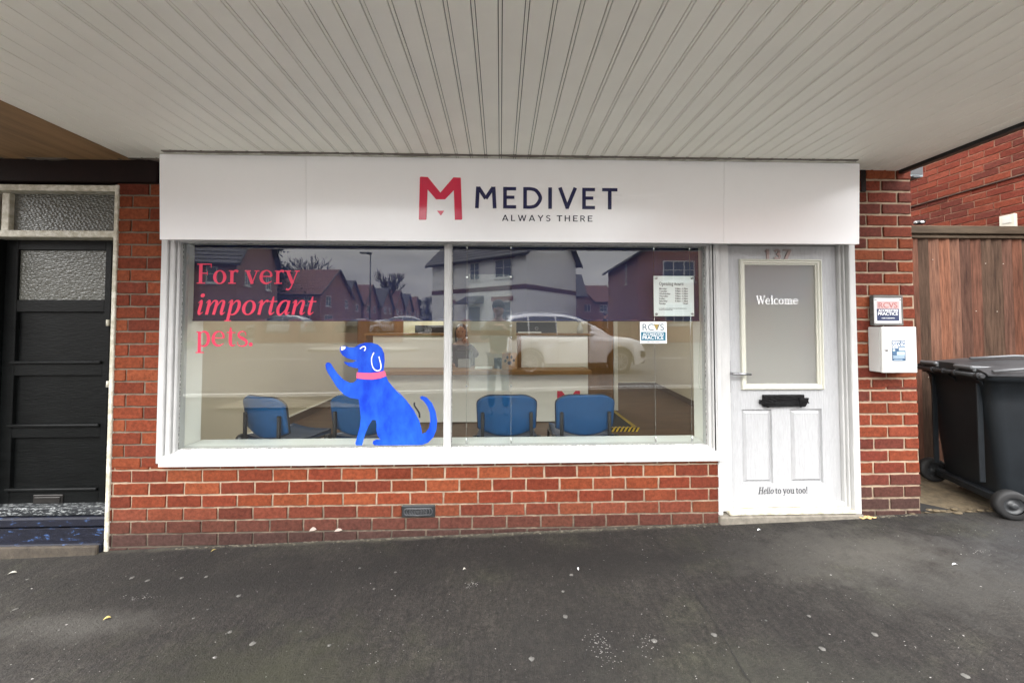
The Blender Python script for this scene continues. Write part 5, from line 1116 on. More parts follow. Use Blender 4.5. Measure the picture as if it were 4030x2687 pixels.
# ------------------------------------------------------------------ people
def skinned(name, joints, edges, root, m, parent, sub=2):
    names = list(joints); me = bpy.data.meshes.new(name)
    me.from_pydata([joints[k][0] for k in names], [(names.index(a), names.index(b)) for a, b in edges], [])
    o = bpy.data.objects.new(name, me); COL.objects.link(o); o.parent = parent
    if parent.name in WM: o.matrix_parent_inverse = WM[parent.name].inverted()
    md = o.modifiers.new('Skin', 'SKIN'); md.use_smooth_shade = True
    sv = me.skin_vertices[0].data
    for i, k in enumerate(names):
        r = joints[k][1]; sv[i].radius = r if isinstance(r, tuple) else (r, r); sv[i].use_root = (k == root)
    s = o.modifiers.new('Sub', 'SUBSURF'); s.levels = sub; s.render_levels = sub; me.materials.append(m); return o
def head_parts(root, c, r, fwd, hairm, cap=None, hair_long=False):
    fwd = Vector(fwd).normalized(); up = Vector((0,0,1)); rt = fwd.cross(up).normalized()
    M = Matrix((rt, fwd, up)).transposed(); c = Vector(c)
    q = lambda x, y, z: c+M@Vector((x, y, z))
    hm = MB(); hm.ell(c, (r*.74, r*.92, r*1.12), 20, 14, rot=M); hm.ell(q(0,r*.25,-r*.62), (r*.48, r*.55, r*.45), 14, 8, rot=M)
    hm.ell(q(0,r*.93,-r*.12), (r*.10, r*.17, r*.22), 8, 6, rot=M)
    for s_ in (-1,1): hm.ell(q(s_*r*.74,0,-r*.08), (r*.08, r*.16, r*.22), 8, 6, rot=M)
    h = obj('head', hm, skin_m, root)
    fm = MB()
    for s_ in (-1,1): fm.ell(q(s_*r*.28,r*.83,r*.06), (r*.13, r*.07, r*.06), 8, 6, rot=M); fm.ell(q(s_*r*.28,r*.86,r*.24), (r*.18, r*.05, r*.03), 8, 4, rot=M)
    obj('eyes', fm, MATS['hair_dark'], h); obj('mouth', MB().ell(q(0,r*.78,-r*.50), (r*.22, r*.06, r*.05), 10, 6, rot=M), mat('lips', (.35,.08,.07), .5) if 'lips' not in MATS else MATS['lips'], h)
    hb = MB(); hb.ell(q(0,-r*.16,r*.18), (r*.86, r*.95, r*1.08), 20, 12, rot=M)
    if hair_long:
        hb.ell(q(-r*.72,-r*.1,-r*.45), (r*.22, r*.5, r*.95), 12, 8, rot=M); hb.ell(q(r*.72,-r*.1,-r*.45), (r*.22, r*.5, r*.95), 12, 8, rot=M); hb.ell(q(0,-r*.6,-r*.5), (r*.7, r*.35, r*1.0), 12, 8, rot=M)
    # cut the hair back from the face
    hb2 = MB(); keep = []
    for f, s_ in zip(hb.f, hb.sm):
        cc = sum((Vector(hb.v[i]) for i in f), Vector())/len(f); lc = M.transposed()@(cc-c)
        if lc.y > r*.45 and lc.z < r*.62 and abs(lc.x) < r*.62: continue
        keep.append(f)
    hb2.add(hb.v, keep, None, 0, True); obj('hair', hb2, hairm, root)
    if cap: 
        cm = MB(); cm.ell(q(0,-r*.05,r*.42), (r*.90, r*1.0, r*.86), 18, 10, rot=M); cm.ell(q(0,r*1.0,r*.38), (r*.62, r*.55, r*.06), 14, 6, rot=M); obj('cap', cm, cap, root)
mat('hair_dark', (.012,.009,.008), .5)
def hand(root, wrist, dir_, palm_n, grip=.6, s=1.0, name='hand'):
    d = Vector(dir_).normalized(); n = Vector(palm_n).normalized(); n = (n-d*n.dot(d)).normalized(); b = d.cross(n); w_ = Vector(wrist)
    mb = MB(); mb.tube([w_, w_+d*.03*s, w_+d*.07*s, w_+d*.092*s], [.022*s, .031*s, .035*s, .028*s], 10)
    for k, (off, L) in enumerate(((-.028,.066),(-.0095,.075),(.0095,.070),(.028,.055))):
        p = w_+d*.085*s+b*off*s; a1_ = grip*.7; pts = [p]; dd_ = d
        for seg, f in ((.45,.5),(.32,.8),(.23,.8)):
            dd_ = (dd_*math.cos(a1_*f)+n*math.sin(a1_*f)).normalized(); p = p+dd_*L*seg*s; pts.append(p)
            nn = n
        mb.tube(pts, [.0095*s,.009*s,.008*s,.0065*s], 8)
    p = w_+d*.02*s-b*.026*s; mb.tube([p, p+(d*.5-b*.75+n*.3).normalized()*.035*s, p+(d*.95-b*.55+n*.5).normalized()*.062*s, p+(d*1.3-b*.3+n*.7).normalized()*.078*s], [.013*s,.011*s,.0095*s,.007*s], 8)
    return obj(name, mb, skin_m, root)
def person(label, loc, rz, pose, jacket, trousers, shoes, cap=None, hairm=None, hair_long=False, group=None, hands=True, fwdtilt=0):
    r = thing('person', label, 'person', group=group); j = pose
    body = {k: j[k] for k in j}
    E = [('pel','wa'),('wa','chest'),('chest','neck'),('neck','hd'),('chest','sl'),('sl','el'),('el','wl'),('chest','sr'),('sr','er'),('er','wr'),('pel','hl'),('hl','kl'),('kl','al'),('pel','hr'),('hr','kr'),('kr','ar')]
    skinned('body', {k: (body[k], {'pel':.12,'wa':.11,'chest':(.15,.10),'neck':.055,'hd':.06,'sl':.055,'el':.04,'wl':.027,'sr':.055,'er':.04,'wr':.027,'hl':.085,'kl':.055,'al':.038,'hr':.085,'kr':.055,'ar':.038}[k]) for k in body}, E, 'pel', skin_m, r)
    jk = ['pel','wa','chest','sl','el','wl','sr','er','wr','neck']
    jr = {'pel':.155,'wa':.145,'chest':(.175,.13),'neck':.075,'sl':.075,'el':.058,'wl':.045,'sr':.075,'er':.058,'wr':.045}
    def short(a, b, t): return tuple(Vector(a).lerp(Vector(b), t))
    jj = {k: (j[k], jr[k]) for k in jk}
    jj['wl'] = (short(j['el'], j['wl'], .93), .045); jj['wr'] = (short(j['er'], j['wr'], .93), .045); jj['neck'] = (short(j['chest'], j['neck'], .6), .09)
    skinned('jacket', jj, [e for e in E if e[0] in jj and e[1] in jj], 'pel', jacket, r)
    tj = {'pel': (j['pel'], .145), 'hl': (j['hl'], .10), 'kl': (j['kl'], .072), 'al': (short(j['kl'], j['al'], .97), .06), 'hr': (j['hr'], .10), 'kr': (j['kr'], .072), 'ar': (short(j['kr'], j['ar'], .97), .06)}
    skinned('trousers', tj, [('pel','hl'),('hl','kl'),('kl','al'),('pel','hr'),('hr','kr'),('kr','ar')], 'pel', trousers, r)
    for a in ('al','ar'):
        p = Vector(j[a]); m = MB(); m.ell(p+Vector((0,.06,-.05)), (.05,.14,.045), 14, 8); obj('shoe', m, shoes, r)
    head_parts(r, Vector(j['hd'])+Vector((0,.02,.07)), .115, (0,1,-fwdtilt), hairm or MATS['hair_dark'], cap, hair_long)
    if hands:
        for s_, e_, w_2 in ((-1,'el','wl'),(1,'er','wr')):
            d = (Vector(j[w_2])-Vector(j[e_])); hand(r, j[w_2], d, (-s_*.8,.1,-.3) if d.z < 0 else (-s_*.6,.6,0), .9)
    r.location = loc; r.rotation_euler = (0,0,rz); return r
stand = {'pel':(0,0,.95),'wa':(0,0,1.12),'chest':(0,0,1.36),'neck':(0,.01,1.50),'hd':(0,.03,1.60),'sl':(-.17,0,1.40),'el':(-.24,-.02,1.14),'wl':(-.25,.07,.90),'sr':(.17,0,1.40),'er':(.24,-.02,1.14),'wr':(.25,.07,.90),
         'hl':(-.09,0,.88),'kl':(-.11,.01,.48),'al':(-.12,-.02,.09),'hr':(.09,0,.88),'kr':(.11,.01,.48),'ar':(.12,-.02,.09)}
shoot = dict(stand); shoot.update({'el':(-.24,.20,1.20),'wl':(-.07,.42,1.36),'er':(.25,.20,1.20),'wr':(.09,.42,1.36),'hd':(0,.04,1.595)})
ochre = mat('brown_jacket', (.09,.06,.03), .8, var=.2); navyj = mat('navy_jacket', (.02,.025,.04), .8); jeans = mat('blue_jeans', (.03,.06,.16), .8, var=.2); shoe_m = mat('dark_shoes', (.02,.02,.02), .6)
cap_m = mat('dark_cap', (.04,.045,.06), .8)
ph = person('photographer in a brown jacket, jeans and cap holding up a phone with both hands', (-.03, -3.26, gz(0,-3.2)), 0, shoot, ochre, jeans, shoe_m, cap_m)
tag(obj('phone', MB().bbox(-.11,.055,-2.80,-2.79,1.40,1.478,.008), blackpl), 'dark smartphone held up by the photographer', 'phone')
wk = person('distant person in a dark coat with a white stripe walking past the brick wall', (5.2, -16.0, gz(5,-16)), R(-70), stand, navyj, mat('dark_trousers', (.03,.03,.035), .8), shoe_m, mat('grey_hat', (.2,.2,.22), .8), hands=True)
obj('white_stripe', MB().bbox(-.05,-.0,.10,.135,.9,1.4,.01).bbox(.15,.19,-.14,.14,.8,1.3,.02), paper_m, wk)
# receptionist, seated behind the desk, hand at her ear
sit = dict(stand); sit.update({'pel':(0,0,.50),'wa':(0,.02,.68),'chest':(0,.03,.94),'neck':(0,.04,1.09),'hd':(0,.05,1.17),'sl':(-.16,.02,.99),'el':(-.24,.16,.76),'wl':(-.10,.33,.74),'sr':(.16,.02,.99),'er':(.26,.16,.86),'wr':(.11,.13,1.06),
   'hl':(-.09,.02,.47),'kl':(-.12,.42,.46),'al':(-.13,.42,.09),'hr':(.09,.02,.47),'kr':(.12,.42,.46),'ar':(.13,.42,.09)})
rp = person('receptionist in a dark V-neck top with long dark hair holding a hand to her ear', (X(1815,3.5), 3.55, FZ), math.pi, {k: (-v_[0], v_[1], v_[2]) for k, v_ in sit.items()}, mat('plum_top', (.05,.025,.035), .8), mat('black_trousers', (.02,.02,.02), .8), shoe_m, hairm=mat('dark_hair', (.02,.012,.01), .45), hair_long=True)
oc = thing('office_chair', 'low black office chair under the seated receptionist', 'chair', (X(1815,3.5), 3.6, FZ))
ox = X(1815,3.5); obj('seat', MB().bbox(ox-.24, ox+.24, 3.35, 3.80, FZ+.34, FZ+.41, .02), blackpl, oc); obj('backrest', MB().bbox(ox-.20, ox+.20, 3.80, 3.85, FZ+.5, FZ+.9, .02), blackpl, oc)
obj('post', MB().tube([(ox,3.58,FZ+.05),(ox,3.58,FZ+.35)], .03, 10).tube([(ox,3.82,FZ+.38),(ox,3.83,FZ+.6)], .02, 8), blackpl, oc)
for k in range(5): a = k*1.2566; obj('leg', MB().tube([(ox,3.58,FZ+.06),(ox+.27*math.cos(a),3.58+.27*math.sin(a),FZ+.04)], .018, 6), blackpl, oc)

# ------------------------------------------------------------------ the street behind the photographer (seen in the glass)
bricktex = {}
def brickmat(name, c1, c2, mc, sc=4.4):
    m = mat(name, c1, .9); n = m.node_tree.nodes; l = m.node_tree.links
    t = n.new('ShaderNodeTexCoord'); g = n.new('ShaderNodeNewGeometry'); s_ = n.new('ShaderNodeSeparateXYZ'); l.new(t.outputs['Object'], s_.inputs[0])
    ad = n.new('ShaderNodeMath'); ad.operation = 'ADD'; l.new(s_.outputs[0], ad.inputs[0]); l.new(s_.outputs[1], ad.inputs[1])
    cb = n.new('ShaderNodeCombineXYZ'); l.new(ad.outputs[0], cb.inputs[0]); l.new(s_.outputs[2], cb.inputs[1])
    b = n.new('ShaderNodeTexBrick'); b.inputs['Scale'].default_value = sc; b.inputs['Color1'].default_value = (*c1,1); b.inputs['Color2'].default_value = (*c2,1); b.inputs['Mortar'].default_value = (*mc,1)
    b.inputs['Mortar Size'].default_value = .045; b.inputs['Brick Width'].default_value = 1; b.inputs['Row Height'].default_value = .34; l.new(cb.outputs[0], b.inputs['Vector']); l.new(b.outputs['Color'], P(m).inputs['Base Color']); return m
hb1 = brickmat('house_brick', (.22,.075,.05), (.16,.06,.045), (.26,.19,.15)); hb2 = brickmat('house_brick_brown', (.18,.075,.055), (.14,.065,.05), (.24,.18,.14))
rend = mat('white_render', (.60,.60,.58), .9, var=.05, vscale=1); plinth_m = mat('plinth_brick', (.06,.035,.03), .9)
tileR = mat('red_roof_tile', (.17,.085,.07), .85, var=.25, vscale=4); tileG = mat('grey_roof_tile', (.09,.09,.10), .85, var=.25, vscale=4)
pane_m = mat('house_pane', (.05,.06,.07), .06, spec=.8); hdoor_m = mat('house_door', (.03,.035,.05), .5)
def house(label, loc, rz, w_, d, eave, ridge, wallm, roofm, gable_front=False, wins=(), sidewins=(), door=None, name='house', group='brick houses across the street', plinth=0, chimney=False, band=0, cross=None):
    """front wall along local x at y=0 facing -y"""
    r = thing(name, label, 'house', group=group)
    wl = MB(); wl.box(0, w_, 0, d, -.8, eave)
    rf_ = MB(); o = .35; tk = .12
    def slope(a, b, c, dd_):   # stepped tiles courses along the slope a-b (eave) c-d (ridge)
        a, b, c, dd_ = map(Vector, (a, b, c, dd_)); n = max(6, int((c-b).length/.33)); nn = (b-a).cross(c-b).normalized(); 
        if nn.z < 0: nn = -nn
        for k in range(n):
            p0 = a.lerp(dd_, k/n); p1 = b.lerp(c, k/n); p2 = b.lerp(c, (k+1)/n); p3 = a.lerp(dd_, (k+1)/n); h = nn*.045; h0 = nn*.005
            rf_.add([p0+h, p1+h, p2+h0, p3+h0, p0, p1], [(0,1,2,3),(4,5,1,0)])
    if not gable_front:
        wl.add([(0,0,eave),(0,d,eave),(0,d/2,ridge)], [(0,1,2)]); wl.add([(w_,0,eave),(w_,d,eave),(w_,d/2,ridge)], [(0,1,2)])
        k = (ridge-eave)/(d/2); e = eave-k*o
        slope((-o,-o,e),(w_+o,-o,e),(w_+o,d/2,ridge),(-o,d/2,ridge)); slope((w_+o,d+o,e),(-o,d+o,e),(-o,d/2,ridge),(w_+o,d/2,ridge))
        rf_.add([(-o,-o,e-.02),(w_+o,-o,e-.02),(w_+o,d/2,ridge-.02),(-o,d/2,ridge-.02),(w_+o,d+o,e-.02),(-o,d+o,e-.02)], [(0,1,2,3),(3,2,4,5)])
    else:
        wl.add([(0,0,eave),(w_,0,eave),(w_/2,0,ridge)], [(0,1,2)]); wl.add([(0,d,eave),(w_,d,eave),(w_/2,d,ridge)], [(0,1,2)])
        k = (ridge-eave)/(w_/2); e = eave-k*o
        slope((-o,d+o,e),(-o,-o,e),(w_/2,-o,ridge),(w_/2,d+o,ridge)); slope((w_+o,-o,e),(w_+o,d+o,e),(w_/2,d+o,ridge),(w_/2,-o,ridge))
        rf_.add([(-o,-o,e-.02),(w_/2,-o,ridge-.02),(w_/2,d+o,ridge-.02),(-o,d+o,e-.02),(w_+o,-o,e-.02),(w_+o,d+o,e-.02)], [(0,1,2,3),(1,4,5,2)])
    obj('wall', wl, wallm, r); ro = obj('roof', rf_, roofm, r)
    vg = MB()
    if not gable_front:
        for x in (-o-.03, w_+o-.03): 
            for s_ in (0,1): vg.prism([(-o if s_ == 0 else d+o, e-.12), (d/2, ridge-.12), (d/2, ridge+.08), (-o if s_ == 0 else d+o, e+.08)], (x,0,0), (0,1,0), (0,0,1), (1,0,0), .06)
        vg.bbox(-o, w_+o, -o-.04, -o+.06, e-.12, e+.04, .02)
    else:
        for y in (-o-.03, d+o-.03):
            for s_ in (0,1): vg.prism([(-o if s_ == 0 else w_+o, e-.12), (w_/2, ridge-.12), (w_/2, ridge+.08), (-o if s_ == 0 else w_+o, e+.08)], (0,y,0), (1,0,0), (0,0,1), (0,1,0), .06)
        for x in (-o-.05, w_+o-.05): vg.bbox(x, x+.1, -o, d+o, e-.1, e+.04, .02)
    obj('verge', vg, blackpl, ro)
    def window(x, z, ww, hh, side=None, pn=2):
        f = MB(); pn_ = MB()
        def bx(m, a, b, y0, y1, c, dd_, bb=.01):
            if side is None: m.bbox(a, b, y0, y1, c, dd_, bb)
            else: m.bbox(side+y0*-1 if side > 0 else y0, side+y1*-1 if side > 0 else y1, a, b, c, dd_, bb)
        y0 = -.04; 
        for a, b, c, dd_ in ((x, x+.07, z, z+hh), (x+ww-.07, x+ww, z, z+hh), (x, x+ww, z, z+.08), (x, x+ww, z+hh-.07, z+hh)): bx(f, a, b, y0, .02, c, dd_)
        for k in range(1, pn): bx(f, x+ww*k/pn-.035, x+ww*k/pn+.035, y0+.005, .02, z+.02, z+hh-.02)
        bx(f, x, x+ww, y0+.01, .02, z+hh*.55-.02, z+hh*.55+.02)
        bx(f, x-.08, x+ww+.08, -.09, .02, z-.08, z)
        fo = obj('window', f, white_m, r); bx(pn_, x+.02, x+ww-.02, y0+.02, .0, z+.02, z+hh-.02, .002); obj('pane', pn_, pane_m, fo)
        if wallm is rend and side is None:
            lt_ = MB(); lt_.bbox(x-.15, x+ww+.15, -.03, .01, z+hh+.0, z+hh+.28, .01); obj('lintel', lt_, hb1, fo)
    for q in wins: window(*q)
    for q in sidewins: window(*q[:4], side=q[4], pn=q[5] if len(q) > 5 else 2)
    if door is not None:
        dr_ = obj('door', MB().bbox(door, door+.95, -.05, .02, 0, 2.05, .01), hdoor_m, r); obj('door_frame', MB().bbox(door-.08, door, -.06, .03, 0, 2.12, .01).bbox(door+.95, door+1.03, -.06, .03, 0, 2.12, .01).bbox(door-.08, door+1.03, -.06, .03, 2.06, 2.14, .01), white_m, dr_)
        obj('porch_roof', MB().prism([(0,2.25),(-.95,2.2),(-.9,2.35),(0,2.75)], (door-.3,0,0), (0,1,0), (0,0,1), (1,0,0), 1.55), roofm, r)
    if plinth: obj('plinth', MB().bbox(-.03, w_+.03, -.03, d+.03, -.8, plinth, .01), plinth_m, r)
    if band: obj('string_course', MB().bbox(-.04, w_+.04, -.04, d+.04, band, band+.28, .01), mat('band_brick', (.10,.05,.04), .9) if 'band_brick' not in MATS else MATS['band_brick'], r)
    if chimney: c_ = obj('chimney', MB().bbox(w_*.3, w_*.3+.6, d/2-.3, d/2+.3, ridge-.4, ridge+.9, .02), wallm, ro)
    if cross:    # projecting gable bay: x, width, projection
        x, cw, pj = cross; cmw = MB(); cmw.box(x, x+cw, -pj, 0, -.8, eave); gr_ = eave+cw*.55
        cmw.add([(x,-pj,eave),(x+cw,-pj,eave),(x+cw/2,-pj,gr_)], [(0,1,2)]); obj('gable_bay', cmw, wallm, r)
        cr2 = MB(); cr2.add([(x-.25,-pj-.25,eave-.25),(x+cw/2,-pj-.25,gr_+.06),(x+cw/2,d/2,gr_+.06),(x-.25,d/2,eave-.25)], [(0,1,2,3)]); cr2.add([(x+cw+.25,-pj-.25,eave-.25),(x+cw/2,-pj-.25,gr_+.06),(x+cw/2,d/2,gr_+.06),(x+cw+.25,d/2,eave-.25)], [(0,1,2,3)])
        obj('bay_roof', cr2, roofm, r)
        f = MB(); z = 2.9
        for a, b, c, dd_ in ((x+cw*.2, x+cw*.2+.07, z, z+1.1), (x+cw*.8-.07, x+cw*.8, z, z+1.1), (x+cw*.2, x+cw*.8, z, z+.07), (x+cw*.2, x+cw*.8, z+1.03, z+1.1), (x+cw/2-.035, x+cw/2+.035, z, z+1.1)): f.bbox(a, b, -pj-.05, -pj+.02, c, dd_, .01)
        fo = obj('window', f, white_m, r); obj('pane', MB().box(x+cw*.2+.03, x+cw*.8-.03, -pj-.02, -pj-.01, z+.02, z+1.08), pane_m, fo)
        f = MB(); z = .6
        for a, b, c, dd_ in ((x+cw*.2, x+cw*.2+.07, z, z+1.2), (x+cw*.8-.07, x+cw*.8, z, z+1.2), (x+cw*.2, x+cw*.8, z, z+.07), (x+cw*.2, x+cw*.8, z+1.13, z+1.2), (x+cw/2-.035, x+cw/2+.035, z, z+1.2)): f.bbox(a, b, -pj-.05, -pj+.02, c, dd_, .01)
        fo = obj('window', f, white_m, r); obj('pane', MB().box(x+cw*.2+.03, x+cw*.8-.03, -pj-.02, -pj-.01, z+.02, z+1.18), pane_m, fo)
    r.location = loc; r.rotation_euler = (0,0,rz); return r
# mirror helper: a thing whose reflection shows at pixel px stands at depth m from the glass
def RF(px, dist): return (X_of(px)*dist/1, -(dist+CAM.y)+0)     # dist measured from the mirrored camera
def X_of(px): d = ray(px, 1300); return d.x/d.y
def place(px, dist, z=None): x = X_of(px)*dist; y = -(dist-2.73)+.07; return (x, y, gz(x, y) if z is None else z)
def facing(p0, p1): return math.atan2(p1[1]-p0[1], p1[0]-p0[0])
gr_h = .62
# white rendered house: left facade corner to corner seen from the shop; local x runs so that local -y faces the shop
def two(p_left_px, dl, p_right_px, dr_): 
    a = Vector(place(p_left_px, dl)[:2]); b = Vector(place(p_right_px, dr_)[:2]); return a, b
# for an observer at the shop looking -y, picture-left (mirrored) is world -x; a wall facing +y needs local x running from +x to -x
a, b = two(1700, 27.0, 2072, 22.0)
ang = math.atan2(a.y-b.y, a.x-b.x); L = (a-b).length
house('white rendered house with dark tiled roof, brick string course and arched lintels', (b.x, b.y, gr_h), ang, L, 6.2, 5.35, 8.2, rend, tileG, plinth=.75, band=3.0,
      wins=[(1.0,3.75,1.35,1.15),(3.6,3.75,.85,1.15,None,2),(5.9,3.75,.85,1.15,None,2),(1.1,1.0,1.4,1.35),(5.9,1.0,.85,1.3)], door=3.55, name='rendered_house', group=None)
def by_side(p, dist, p_back, dist_back, L):      # corner seen at p, its side wall runs back to p_back; front wall L long towards the right (L<0: towards the left)
    a = Vector(place(p, dist)[:2]); q_ = Vector(place(p_back, dist_back)[:2]); s_ = (q_-a); dep = s_.length; s_.normalize()
    return a, math.atan2(-s_.x, s_.y), dep
a, ang, dep = by_side(2512, 22.6, 2395, 30, 7); L = 12.5; o_ = a-Vector((math.cos(ang), math.sin(ang)))*L
house('large red brick house with dark tiled roof at the right edge of the reflections', (o_.x, o_.y, gr_h), ang, L, dep, 5.2, 9.0, hb1, tileG, gable_front=True, wins=[(L-3.4,3.5,1.9,1.25,None,3),(L-3.2,.9,1.6,1.3,None,3),(1.4,3.4,1.4,1.25),(1.4,.9,1.4,1.3)], door=3.4, sidewins=[(2.2,3.6,.35,1.3,L,1)], name='brick_house', group='brick houses across the street')
a, ang, dep = by_side(925, 23.5, 1088, 29.5, 7)
house('red brick house at the far left of the reflections, small gable over white bedroom window', (a.x, a.y, gr_h+.1), ang, 9.5, dep, 4.9, 8.6, hb2, tileG, wins=[(1.0,3.3,.6,1.0,None,1)], cross=(2.3,2.6,.3), sidewins=[(1.0,3.3,.7,1.0,0),(dep-2,3.3,.8,1.0,0)], name='brick_house')
row = [(1258, 43, 7.6, 'broad red tiled brick house next to the far left house', tileR, 8), (1352, 56, 7.7, 'grey roofed brick house next after the broad red tiled one', tileG, 6), (1432, 63, 7.8, 'red roofed brick house behind the street lamp', tileR, 6),
       (1500, 69, 7.8, 'grey roofed brick house just past the street lamp', tileG, 6), (1552, 76, 8.0, 'red roofed brick house under the large bare tree', tileR, 6), (1592, 84, 8.0, 'small far brick house, second from the end of the receding row', tileG, 6), (1625, 93, 8.0, 'smallest far brick house at the end of the receding row', tileR, 6)]
for i, (p1, d1, rdg, lb, tm, dp) in enumerate(row):
    x_, y_, z_ = place(p1, d1); L = 9 if i == 0 else 6.5
    house(lb, (x_, y_, gr_h+.1), math.pi+R(3), L, dp, 4.5, rdg, hb2 if i % 2 else hb1, tm, wins=[(L*.1,3.0,.9,1.0),(L*.12,.7,1.1,1.2)], sidewins=[(1.2,3.0,1.2,1.2,0),(dp-2.0,3.0,.8,1.1,0),(1.0,.7,1.8,1.3,0,3)], name='brick_house')
x_, y_, z_ = place(2300, 52)
house('small grey roofed brick house in the gap right of the white rendered house', (x_, y_, gr_h), math.pi, 6, 7, 5.2, 8.4, hb2, tileG, wins=[(1.0,3.4,1.2,1.1),(1.0,.8,1.2,1.2)], name='brick_house')
x_, y_, z_ = place(2405, 56); L = 7
house('red roofed brick house left of the large red house, three small windows', (x_, y_, gr_h), math.pi, L, 7, 4.6, 7.2, hb1, tileR, wins=[(L*.08,2.9,1.1,1.0),(L*.8,2.9,.9,1.0)], cross=(L*.4,L*.24,.4), name='brick_house')
# street lamp
q = place(1455, 35); lpst = thing('street_lamp', 'tall dark street lamp with a single flat head above the brick houses', 'street lamp')
lpm = mat('lamp_metal', (.05,.055,.05), .5)
obj('pole', MB().tube([(0,0,0),(0,0,1.2)], .09, 10).tube([(0,0,1.2),(0,0,7.3)], [.065,.05], 10), lpm, lpst); obj('lamp_head', MB().bbox(-.12,.95,-.14,.14,7.28,7.42,.04).bbox(-.1,.3,-.08,.08,7.2,7.3,.03), lpm, lpst); lpst.location = q; lpst.rotation_euler = (0,0,math.pi)
# trees
bark = mat('bark', (.035,.028,.024), .95)
def bare_tree(label, loc, H, spread, seed, lvl=6, name='bare_tree'):
    rs = random.Random(seed); mb = MB(); tr = MB()
    def grow(p, d, L, r, k):
        n = 3; pts = [p]; rr_ = [r]
        for i in range(n):
            d = (d+Vector((rs.uniform(-.16,.16), rs.uniform(-.16,.16), rs.uniform(-.02,.12)))).normalized(); p = p+d*L/n; pts.append(p); rr_.append(r*(1-.3*(i+1)/n))
        (tr if k == lvl else mb).tube(pts, [q*2.0+.012 for q in rr_], 7 if k > 3 else 3, cap=False)
        if k <= 0: return
        for j in range(3 if k > 1 else 2):
            az = rs.uniform(0, 6.28); sp = spread*rs.uniform(.6, 1.2)
            nd = (d+Vector((math.cos(az)*sp, math.sin(az)*sp, rs.uniform(-.05,.3)))).normalized(); st_ = pts[rs.choice((2,3,3))] if k < lvl else pts[3]
            grow(st_, nd, L*rs.uniform(.62,.84), r*.56, k-1)
    grow(Vector((0,0,0)), Vector((0,0,1)), H*.27, H*.022, lvl)
    r = thing(name, label, 'tree', group='bare winter trees'); obj('trunk', tr, bark, r); obj('crown', mb, bark, r); r.location = loc; return r
bare_tree('large bare winter tree with a wide fan of branches above the far houses', place(1553, 80, .5), 15.0, .55, 5); bare_tree('small bare winter tree behind the broad red tiled roof', place(1190, 62, .5), 14.5, .7, 12)
bare_tree('very small bare treetop between the roofs beside the street lamp', place(1385, 85, .5), 12.5, .7, 17, 5)
leafg = mat('evergreen_leaf', (.022,.035,.018), .8)
def evergreen(label, loc, H, W_, seed, n=2600):
    rs = random.Random(seed); mb = MB()
    cl = [Vector((rs.gauss(0, W_*.28), rs.gauss(0, W_*.28), H*(.2+.75*rs.random()))) for _ in range(34)]
    for _ in range(n):
        c = rs.choice(cl); s_ = rs.uniform(.25,.5); f = 1-.55*(c.z/H); p = Vector((c.x*f, c.y*f, c.z))+Vector((rs.gauss(0,.75*f), rs.gauss(0,.75*f), rs.gauss(0,.6)))
        u_ = Vector((rs.gauss(0,1), rs.gauss(0,1), rs.gauss(0,.5))).normalized(); v_ = u_.orthogonal().normalized(); mb.add([p-u_*s_*.5, p+v_*s_*.35, p+u_*s_*.5, p-v_*s_*.35], [(0,1,2,3)])
    r = thing('evergreen_tree', label, 'tree', group='dark evergreen trees'); obj('trunk', MB().tube([(0,0,0),(0,0,H*.8)], [.25,.06], 8), bark, r); obj('crown', mb, leafg, r); r.location = loc
evergreen('dark evergreen tree behind the left gabled house', place(1050, 42, .5), 11.0, 4.5, 3)
for i, (px, d_, h_, lb) in enumerate(((1650, 150, 12, 'dark evergreen at the end of the row of houses, nearest the smallest house'), (1680, 140, 11, 'dark evergreen between the end of the row and the white house, middle one'), (1712, 135, 11.5, 'dark evergreen just left of the white rendered house'))): evergreen(lb, place(px, d_, .5), h_, 7, 30+i, 2000)
# garden wall with capped pillars and railings
gw = thing('garden_wall', 'low brick wall with pale capped pillars and black railings across the road', 'garden wall')
wl_, cp_, rl_ = MB(), MB(), MB(); 
pxs = (1180, 1310, 1390, 1470, 1545, 1590, 2065, 2270, 2470, 2620)
gy = -19.9
for k in range(18):
    x = -14+k*2.0
    if -5.6 < x < -3: continue
    z = gz(x, gy); wl_.bbox(x-.22, x+.22, gy-.22, gy+.22, z-.2, z+1.15, .01); cp_.bbox(x-.28, x+.28, gy-.28, gy+.28, z+1.15, z+1.22, .02); cp_.bbox(x-.18, x+.18, gy-.18, gy+.18, z+1.22, z+1.28, .03)
    if k < 17 and not (-7.2 < x < -3):
        wl_.bbox(x+.22, x+1.78, gy-.11, gy+.11, z-.2, z+.45, .01); rl_.bbox(x+.22, x+1.78, gy-.02, gy+.02, z+1.0, z+1.04, .005); rl_.bbox(x+.22, x+1.78, gy-.02, gy+.02, z+.52, z+.56, .005)
        for i in range(12): rl_.bbox(x+.3+i*.125, x+.316+i*.125, gy-.008, gy+.008, z+.45, z+1.1, .002)
obj('wall', wl_, hb1, gw); obj('pillar_caps', cp_, mat('cap_stone', (.38,.20,.18), .9), gw); obj('railings', rl_, blackpl, gw)

